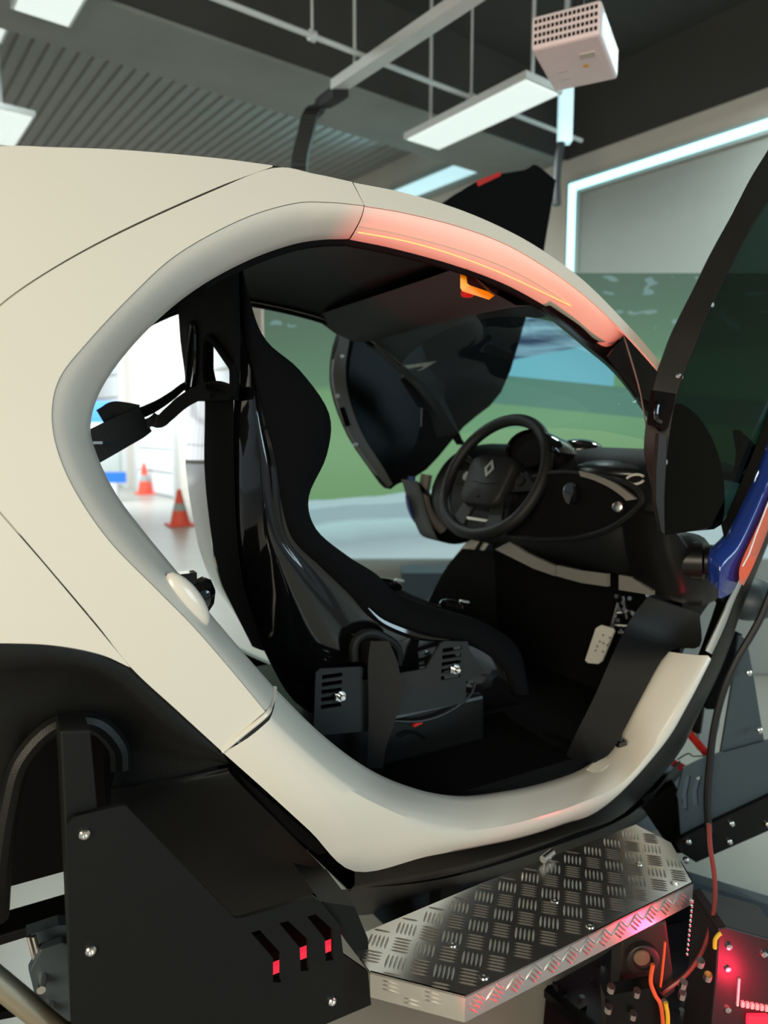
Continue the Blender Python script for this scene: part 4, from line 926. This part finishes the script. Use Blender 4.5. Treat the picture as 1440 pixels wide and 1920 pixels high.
# emergency stop in its yellow guard
EY = .235
es_ = thing('emergency_stop', 'red emergency stop button in a yellow guard under the roof rail', 'button', PY(890, 545, EY))
pts = [PY(u, v, EY) for u, v in ((863, 506), (874, 510), (876, 524), (880, 530), (930, 546), (917, 556), (868, 543), (864, 536))]
ER = ray(895, 535)
def slab(pts, d0, d1, name, m): return MB().plate([PY(u, v, EY) + ER * d0 for u, v in pts], ER * d1).build(name, m, es_, 0)
slab(((863, 509), (874, 513), (876, 531), (881, 535), (867, 546), (863, 540)), 0, .05, 'guard_side', 'yellow')
slab(((867, 546), (881, 535), (930, 552), (917, 562)), 0, .05, 'guard_bottom', 'yellow_orange')
slab(((874.5, 511), (945, 533), (932, 551), (882, 534.5), (876.5, 531)), .006, .05, 'housing', 'maroon')
MB().lathe(PY(876, 546, EY) + ER * .045, V((-0.1, -.1, -1)), [(-0.01, 0), (-0.01, .013), (.004, .016), (.011, .014), (.015, 0)], 20).build('mushroom_button', 'red', es_)

# ================================================================== PEDALS
pe = thing('pedal_set', 'steel pedal with drilled plate and rods in the dark footwell', 'pedal', PX(1130, 1240, 1.55))
pq = [(1127, 1172), (1148, 1178), (1151, 1184), (1128, 1240), (1121, 1245), (1102, 1243), (1097, 1238), (1117, 1178)]
pdl = [PX(u, v, 1.55) for u, v in pq]
holes = []
for u, v in ((1130, 1191), (1143, 1196), (1124, 1203), (1131, 1206), (1138, 1210), (1119, 1212), (1116, 1220), (1130, 1222)):
    holes.append([PX(u + 2.6 * math.cos(t), v + 2.6 * math.sin(t), 1.55) for t in [2 * math.pi * k / 8 for k in range(8)]])
MB().plate(pdl, (0.006, 0, 0), holes).build('pedal_plate', 'light_grey', pe, 0)
MB().plate([p + V((.0065, 0, 0)) for p in pdl], (0.004, 0, 0)).build('pedal_back', 'dark_hole', pe, 0)
for a, b in (((1146, 1180), (1160, 1130)), ((1158, 1150), (1186, 1146)), ((1150, 1172), (1180, 1174)), ((1168, 1118), (1176, 1160)), ((1160, 1186), (1182, 1190))):
    MB().cyl(PX(*a, 1.565), PX(*b, 1.57), .0045, 8).build('pedal_rod', 'steel', pe)
for u, v in ((1157, 1118), (1182, 1122), (1170, 1130), (1160, 1163), (1184, 1172), (1166, 1183), (1178, 1189), (1216, 1116), (1162, 1142), (1172, 1142), (1150, 1172), (1176, 1196), (1188, 1150), (1166, 1212)):
    MB().lathe(PX(u, v, 1.56), (-1, -.3, .2), [(-.01, 0), (-.01, .0065), (.006, .0065), (.006, 0)], 8).build('pedal_bolt', 'zinc', pe, 20)

# ================================================================== STEP
SZ = PY(872, 1868, -.25).z
st = thing('entry_step', 'aluminium chequer plate step with chamfered ends below the door sill', 'step', PZ(980, 1720, SZ - .05))
top = [PZ(u, v, SZ) for u, v in ((650, 1762), (694, 1822), (872, 1868), (1300, 1655), (1258, 1580), (1192, 1546), (905, 1655))]
MB().plate(top, (0, 0, -.004)).build('tread_plate', 'aluminium', st, 0)
e0, e1 = PZ(694, 1822, SZ), PZ(872, 1868, SZ); e2 = PZ(1300, 1655, SZ)
dn = V((0, 0, -.047))
for a, b, nme in ((e0, e1, 'end_flange'), (e1, e2, 'front_flange')):
    n_ = (b - a).normalized().cross(Z); MB().plate([a, b, b + dn, a + dn], n_ * -.003).build(nme, 'aluminium', st, 0)
e3 = PZ(1258, 1580, SZ); MB().plate([e2, e3, e3 + dn, e2 + dn], (-.003, 0, 0)).build('end_flange', 'aluminium', st, 0)
sx_ = (e2 - e1).normalized(); sy_ = Z.cross(sx_)
def inside(p, poly):
    x, y = p; c = False; n = len(poly)
    for i in range(n):
        (x0, y0), (x1, y1) = poly[i], poly[(i + 1) % n]
        if (y0 > y) != (y1 > y) and x < (x1 - x0) * (y - y0) / (y1 - y0) + x0: c = not c
    return c
def lens(mb, c, d_, s__, up, l_=.0165, w_=.0022, h_=.0018):
    vs = [c - d_ * l_, c + d_ * l_, c - s__ * w_, c + s__ * w_, c + up * h_ - d_ * l_ * .55, c + up * h_ + d_ * l_ * .55, c - s__ * w_ * .8 - d_ * l_ * .6, c + s__ * w_ * .8 - d_ * l_ * .6, c - s__ * w_ * .8 + d_ * l_ * .6, c + s__ * w_ * .8 + d_ * l_ * .6]
    mb.add(vs, [(0, 6, 4), (0, 4, 7), (6, 2, 4), (2, 5, 4), (2, 8, 5), (8, 1, 5), (7, 4, 3), (3, 4, 5), (3, 5, 9), (9, 5, 1)])
def treads(o, ax, ay, up, poly2, cell=.042, rot=45, m=5):
    mb = MB(); c_, s__ = math.cos(R(rot)), math.sin(R(rot)); da = ax * c_ + ay * s__; db = ay * c_ - ax * s__
    for i in range(-40, 41):
        for j in range(-40, 41):
            hor = (i + j) % 2 == 0
            for k in range(m):
                off = (k - (m - 1) / 2) * .0076
                p = da * (i * cell) + db * (j * cell) + (db if hor else da) * off
                d_ = da if hor else db
                ok = all(inside(((p + d_ * e).dot(ax), (p + d_ * e).dot(ay)), poly2) for e in (-.016, .016))
                if ok: lens(mb, o + p + up * .0001, d_, db if hor else da, up)
    return mb
poly2 = [((p - e1).dot(sx_), (p - e1).dot(sy_)) for p in top]
o = treads(e1, sx_, sy_, Z, poly2).build('tread_bars', 'steel', st, 20); o['kind'] = 'stuff'
fn = -sy_
Lf = (e2 - e1).length
o = treads(e1 + dn + fn * .0, sx_, Z, fn, [(0.003, .003), (Lf - .003, .003), (Lf - .003, .044), (.003, .044)], .030).build('tread_bars', 'steel', st, 20); o['kind'] = 'stuff'
ed = (e1 - e0).normalized(); en = ed.cross(Z)
o = treads(e0 + dn, ed, Z, en, [(0.003, .003), ((e1 - e0).length - .003, .003), ((e1 - e0).length - .003, .044), (.003, .044)], .037, 0).build('tread_bars', 'steel', st, 20); o['kind'] = 'stuff'
for u, v in ((848, 1772), (1040, 1690), (1106, 1737), (1198, 1620), (907, 1832), (1264, 1656)):
    MB().lathe(PZ(u, v, SZ), Z, [(0, .008), (.0022, .0065), (.0025, .003), (.0012, .003), (.0012, 0)], 16).build('rivet', 'steel', st)
MB().abox((e1.x + .1, -.18, SZ - .045), (e2.x - .1, -.08, SZ - .0055)).build('support_bracket', 'satin_black', st, 0)
q_ = PZ(1018, 1612, SZ + .012); MB().cyl(q_, q_ + V((.035, .01, 0)), .008, 12).build('edge_bolt', 'zinc', st)

# ================================================================== SIMULATOR BASE (left post, plates, beams)
BY = -.09
lp_ = thing('support_bracket', 'tall black steel plate with three bent slots bolted to a post at left', 'bracket', PY(380, 1900, BY) - Z * .12)
pa_ = [(126, 1546), (138, 1532), (224, 1511), (235, 1511), (246, 1522), (440, 1722), (452, 1722), (588, 1682), (600, 1690), (637, 1734), (644, 1790), (690, 1822), (696, 1884), (600, 1925), (560, 2080), (150, 2080), (132, 1900)]
def sh(p, n): return [PY(u, v, BY) for u, v in p]
sl3 = [sh(q_, 0) for q_ in (((470, 1749), (487, 1744), (527, 1788), (527, 1842), (512, 1842), (512, 1797)), ((523, 1731), (540, 1727), (578, 1762), (579, 1820), (564, 1821), (562, 1777)), ((576, 1719), (592, 1714), (624, 1743), (625, 1800), (611, 1802), (609, 1760)))]
MB().plate(sh(pa_, 0), (0, .008, 0), sl3).build('slotted_plate', 'powder_black', lp_, 0)
pf = [PY(u, v, BY + .012) for u, v in ((112, 1371), (169, 1369), (200, 1700), (230, 2080), (146, 2080), (128, 1700))]
MB().plate(pf, (0, .07, 0)).build('post', 'powder_black', lp_, 0, bevel=.003)
for u, v in ((158, 1563), (170, 1781), (622, 1876)):
    MB().lathe(PY(u, v, BY), (0, -1, 0), [(0, .0075), (.004, .0075), (.006, .0055), (.006, .003), (.003, .003), (.003, 0)], 14).build('plate_bolt', 'zinc', lp_)
# return flange of the plate toward the step, and glowing blocks for the red-lit parts behind slots
MB().plate([PY(u, v, BY + .009) for u, v in ((637, 1734), (648, 1764), (692, 1822), (690, 1760), (665, 1700), (600, 1690))], (0, .12, 0)).build('return_flange', 'powder_black', lp_, 0)
rl_ = thing('red_slot_glow', 'red-lit parts behind the slots of the left plate, made to glow', 'glow', PY(560, 1815, .06))
for u, v in ((522, 1812), (572, 1785), (617, 1773)):
    MB().box(PY(u, v, .03), (0.022, 0, 0), (0, .006, 0), (0, 0, .009)).build('lens', 'red_glow', rl_, 0, bevel=.003)  # emission stands for red light falling on parts behind the slots
MB().box(PY(540, 1780, .06), (.10, 0, .025), (0, .008, 0), (0, 0, .075)).build('backing_plate', 'liner_black', rl_, 0)  # black plate added behind so the slots stay dark
# underbody and base frame
ub = thing('simulator_frame', 'black steel base frame beams under the car body', 'frame', (0.9, .62, .2))
zu = PY(60, 1635, .75).z
MB().abox((-.4, .75, zu), (1.2, 1.05, fl - .03)).build('chassis_box', 'liner_black', ub, 0)
b0, b1_ = PY(55, 1694, .53), PY(55, 1757, .45)
MB().abox((-.5, .45, b1_.z), (1.2, .53, b0.z)).build('long_beam', 'satin_black', ub, 0, bevel=.004)
MB().abox((-.5, .95, b1_.z), (1.2, 1.03, b0.z)).build('long_beam', 'satin_black', ub, 0, bevel=.004)
for x in (.1, .6, 1.1): MB().abox((x, .531, b1_.z + .01), (x + .07, .949, b0.z - .01)).build('cross_beam', 'satin_black', ub, 0)
for x, y in ((-.4, .47), (1.05, .47), (-.4, .97), (1.05, .97)): MB().abox((x, y - .01, 0.0), (x + .07, y + .05, b1_.z - .001)).build('leg', 'satin_black', ub, 0)
# actuator plate with bolts, and champagne tube at lower left
ap = thing('actuator_mount', 'slate grey actuator plate with two studs low at the left edge', 'actuator', PY(90, 1915, .12) - Z * .06)
MB().plate([PY(u, v, .12) for u, v in ((54, 1822), (75, 1782), (118, 1768), (150, 1780), (150, 1960), (70, 1960), (66, 1870))], (0, .02, 0)).build('mount_plate', 'slate', ap, 0, bevel=.003)
for u, v in ((80, 1832), (94, 1884)): q_ = PY(u, v, .12); MB().cyl(q_, q_ + V((-.004, -.03, .0)), .007, 12).build('stud', 'zinc', ap)
MB().plate([PY(u, v, .16) for u, v in ((50, 1755), (110, 1735), (150, 1735), (150, 1775), (70, 1790))], (0, .03, 0)).build('bracket_arm', 'slate', ap, 0)
for o_ in (0, 9): MB().cyl(PY(54 + o_, 1755, .13), PY(66 + o_, 1800, .13), .004, 8).build('steel_link', 'steel', ap)
tr = PY(-60, 1795, -.02), PY(130, 1950, -.02)
tag(MB().tube([tr[0], tr[1]], .017, 16).build('brace_tube', 'champagne'), 'brushed champagne metal tube crossing the bottom left corner', 'tube')
q_ = PY(20, 1892, .1); tag(MB().box(q_, (.03, 0, -.006), (0, .012, 0), (0, 0, .007)).build('floor_clip', 'liner_black', None, 0, bevel=.002), 'small black clip lying below the champagne tube', 'clip')

# right-hand base: front support plate, beam, deck, boxes
def PDp(pts, D, th, name, m, par, holes=(), bev=0.0): return MB().plate([PD(u, v, D) for u, v in pts], HX * th, [[PD(u, v, D) for u, v in h] for h in holes]).build(name, m, par, 0, bevel=bev)
rs = thing('front_support', 'dark slate slotted support plate with beam at the front of the base', 'bracket', PD(1350, 1600, 2.0))
PDp([(1386, 1190), (1400, 1200), (1412, 1262), (1437, 1416), (1462, 1540), (1345, 1540), (1347, 1428), (1351, 1416), (1372, 1290)], 2.0, .01, 'tall_plate', 'slate', rs)
PDp([(1281, 1441), (1324, 1420), (1352, 1412), (1470, 1380), (1470, 1480), (1340, 1538), (1278, 1586), (1272, 1500), (1269, 1491)], 1.99, .008, 'slotted_plate', 'slate', rs,
    [((1286, 1456), (1296, 1454), (1289, 1491), (1290, 1519), (1280, 1517), (1278, 1490)), ((1306, 1458), (1316, 1454), (1308, 1487), (1310, 1510), (1300, 1510), (1297, 1485)), ((1328, 1447), (1337, 1444), (1331, 1479), (1333, 1503), (1325, 1504), (1321, 1480))])
PDp([(1277, 1572), (1300, 1560), (1350, 1536), (1470, 1480), (1470, 1545), (1305, 1617), (1279, 1600)], 1.975, .05, 'front_beam', 'satin_black', rs)
for u, v in ((1372, 1545), (1368, 1579), (1291, 1579), (1287, 1614), (1440, 1546), (1425, 1370), (1405, 1262)):
    MB().lathe(PD(u, v, 1.97), -HX, [(-.01, 0), (-.01, .008), (.003, .008), (.005, .005), (.005, 0)], 12).build('beam_bolt', 'zinc', rs)
PDp([(1280, 1500), (1265, 1470), (1210, 1506), (1208, 1520), (1262, 1600), (1278, 1600)], 2.05, .03, 'gusset', 'liner_black', rs)
for a, b in (((1290, 1372), (1335, 1425)), ((1262, 1430), (1290, 1445))): MB().cyl(PD(*a, 2.1), PD(*b, 2.1), .012, 10).build('red_strut', 'red', rs)
MB().cyl(PD(1322, 1250, 2.2), PD(1305, 1372, 2.2), .016, 10).build('upright_rod', 'satin_black', rs)
PDp([(1330, 1250), (1372, 1180), (1392, 1190), (1340, 1330), (1325, 1330)], 2.15, .03, 'rear_bracket', 'liner_black', rs)
PDp([(1308, 1310), (1345, 1295), (1350, 1360), (1330, 1420), (1312, 1410)], 2.4, .03, 'pale_box', 'panel_white', rs)
# dark rounded fender lamp body beyond
fb = PD(1400, 1122, 2.0)
MB().ball(fb, RT * .085, HX * .09, Z * .062).build('front_fender_lamp', 'slate', car)
# cables
def cable(name, lab, pts, D, r, m, cat='cable'): return tag(MB().tube(cr([PD(u, v, D) for u, v in pts], 6), r, 8).build(name, m), lab, cat)
cable('cable_loom', 'thick black cable loom hanging down the front support plate', ((1450, 1100), (1430, 1150), (1412, 1185), (1380, 1240), (1355, 1300), (1338, 1370), (1330, 1440), (1326, 1500), (1329, 1560)), 1.9, .010, 'cable_black')
cable('power_cable', 'reddish cable looping down from the front beam in front of base', ((1329, 1545), (1332, 1590), (1340, 1650), (1338, 1710), (1318, 1780), (1285, 1828), (1240, 1862)), 1.34, .0046, 'cable_red')
cable('thin_wire', 'thin black wire curling beside the front support plate', ((1270, 1424), (1290, 1413), (1300, 1418), (1322, 1417)), 1.96, .002, 'cable_black')
k = thing('hanging_chain', 'thin bead chain hanging from the right end of the step', 'chain', PD(1290, 1790, 1.33))
for i in range(12):
    c = PD(1298 - i * 0.9, 1690 + i * 9, 1.33); MB().ball(c, (.003, 0, 0), (0, .003, 0), (0, 0, .0045), 8, 6).build('bead', 'steel', k)
# base deck and electronics
dk = thing('base_deck', 'dark plum steel deck band of the simulator base behind the step', 'deck', PD(1370, 1745, 1.9))
PDp([(1296, 1652), (1480, 1708), (1480, 1740), (1300, 1692)], 1.9, .05, 'deck_edge', 'slate', dk)
PDp([(1215, 1700), (1300, 1694), (1480, 1742), (1480, 1780), (1300, 1740), (1215, 1770)], 1.92, .04, 'deck_web', 'satin_black', dk)
zq = .06
def PZp(pts, z, th, name, m, par, holes=()): return MB().plate([PZ(u, v, z) for u, v in pts], (0, 0, -th), [[PZ(u, v, z) for u, v in h] for h in holes]).build(name, m, par, 0)
PZp([(1025, 1850), (1130, 1792), (1165, 1765), (1230, 1738), (1300, 1725), (1500, 1760), (1500, 2010), (1010, 2010)], zq, .012, 'deck_panel', 'plum_black', dk,
    [((1045, 1868), (1062, 1855), (1060, 1880), (1048, 1885)), ((1085, 1893), (1102, 1884), (1098, 1902)), ((1105, 1838), (1116, 1832), (1122, 1850), (1112, 1856))])
for u, v in ((1040, 1850), (1091, 1875), (1130, 1815), (1276, 1855), (1310, 1812), (1325, 1838), (1280, 1872), (1312, 1788), (1278, 1900)):
    MB().cyl(PZ(u, v, zq), PZ(u, v, zq) + Z * .01, .007, 10).build('deck_bolt', 'zinc', dk)
PZp([(1020, 1856), (1028, 1846), (1140, 1935), (1140, 1960)], zq + .03, .02, 'deck_rib', 'satin_black', dk)
cb_ = thing('control_box', 'red lit control box with rows of terminals at the bottom right corner', 'control box', PD(1400, 2100, 1.30))
PDp([(1346, 1742), (1362, 1738), (1480, 1772), (1480, 2105), (1318, 2105), (1340, 1850)], 1.30, .12, 'cover', 'plum_black', cb_, bev=.004)
for u, v in ((1366, 1774), (1364, 1816), (1364, 1892), (1432, 1788)): MB().lathe(PD(u, v, 1.30), -HX, [(0, .0065), (.004, .006), (.005, .003), (.005, 0)], 12).build('cover_screw', 'zinc', cb_)
for i in range(6): MB().box(PD(1392 + i * 9, 1882 + i * 1.6, 1.298), RT * .003, HX * .003, Z * .006).build('terminal', 'light_grey', cb_, 0)
MB().box(PD(1384, 1860, 1.298), RT * .002, HX * .002, Z * .03).build('terminal_strip', 'light_grey', cb_, 0)
MB().box(PD(1420, 1912, 1.294), RT * .022, HX * .006, Z * .012).build('red_lamp', 'red_glow', cb_, 0, bevel=.004)
l_ = bpy.data.lights.new('red_box_light', 'POINT'); l_.energy = 1.6; l_.color = (1, .02, .07); l_.shadow_soft_size = .03
lo2 = bpy.data.objects.new('red_box_light', l_); COL.objects.link(lo2); lo2.location = PD(1412, 1895, 1.24)
jt = thing('actuator_joint', 'dark actuator joint with round bushing and bolts under the step', 'actuator', PD(1200, 1880, 1.36))
PDp([(1165, 1748), (1250, 1725), (1268, 1860), (1230, 1890), (1160, 1880)], 1.35, .06, 'joint_block', 'brown_black', jt, bev=.006)
MB().lathe(PD(1203, 1795, 1.345), -HX, [(-.02, .034), (.010, .034), (.013, .029), (.013, .020), (.006, .019), (.006, .015), (.014, .013), (.014, 0)], 24).build('bushing', 'brown_black', jt)
MB().lathe(PD(1203, 1795, 1.325), -HX, [(0, .017), (.003, .016), (.003, 0)], 20).build('bushing_cap', 'dull_brass', jt)
PDp([(1134, 1868), (1230, 1850), (1256, 1890), (1252, 1990), (1140, 1990)], 1.28, .03, 'lower_clamp', 'satin_black', jt)
for i, (u, v) in enumerate(((1145, 1858), (1193, 1866), (1244, 1888), (1140, 1896), (1186, 1908), (1312, 1810), (1326, 1836), (1280, 1850), (1278, 1870))):
    q_ = PD(u, v, 1.272); MB().cyl(q_, q_ + Z * .014 - HX * .004, .0075, 10).build('clamp_bolt', 'zinc', jt)
cable('signal_cable', 'bright red and yellow cable pair rising from the actuator under the step', ((1224, 1808), (1220, 1840), (1228, 1865), (1240, 1890), (1246, 1960)), 1.262, .004, 'cable_orange')
cable('signal_cable', 'thin red wire to the right of the round bushing', ((1247, 1766), (1245, 1790), (1241, 1828), (1238, 1850)), 1.30, .0025, 'cable_orange')
cable('ribbon_cable', 'yellow cable end beside the bright red pair at the bottom', ((1248, 1880), (1252, 1910), (1250, 1970)), 1.26, .004, 'cable_yellow')
cable('yellow_cable', 'short yellow cable bend on top of the control box', ((1340, 1778), (1341, 1762), (1348, 1752), (1352, 1750)), 1.29, .004, 'cable_yellow')
PDp([(1360, 1640), (1370, 1636), (1376, 1644), (1366, 1652), (1350, 1652), (1342, 1645)], 2.6, .002, 'floor_tape', 'teal_tape', None)['label'] = 'small green tape scrap on the floor right of the step'
bpy.data.objects['floor_tape']['category'] = 'tape'
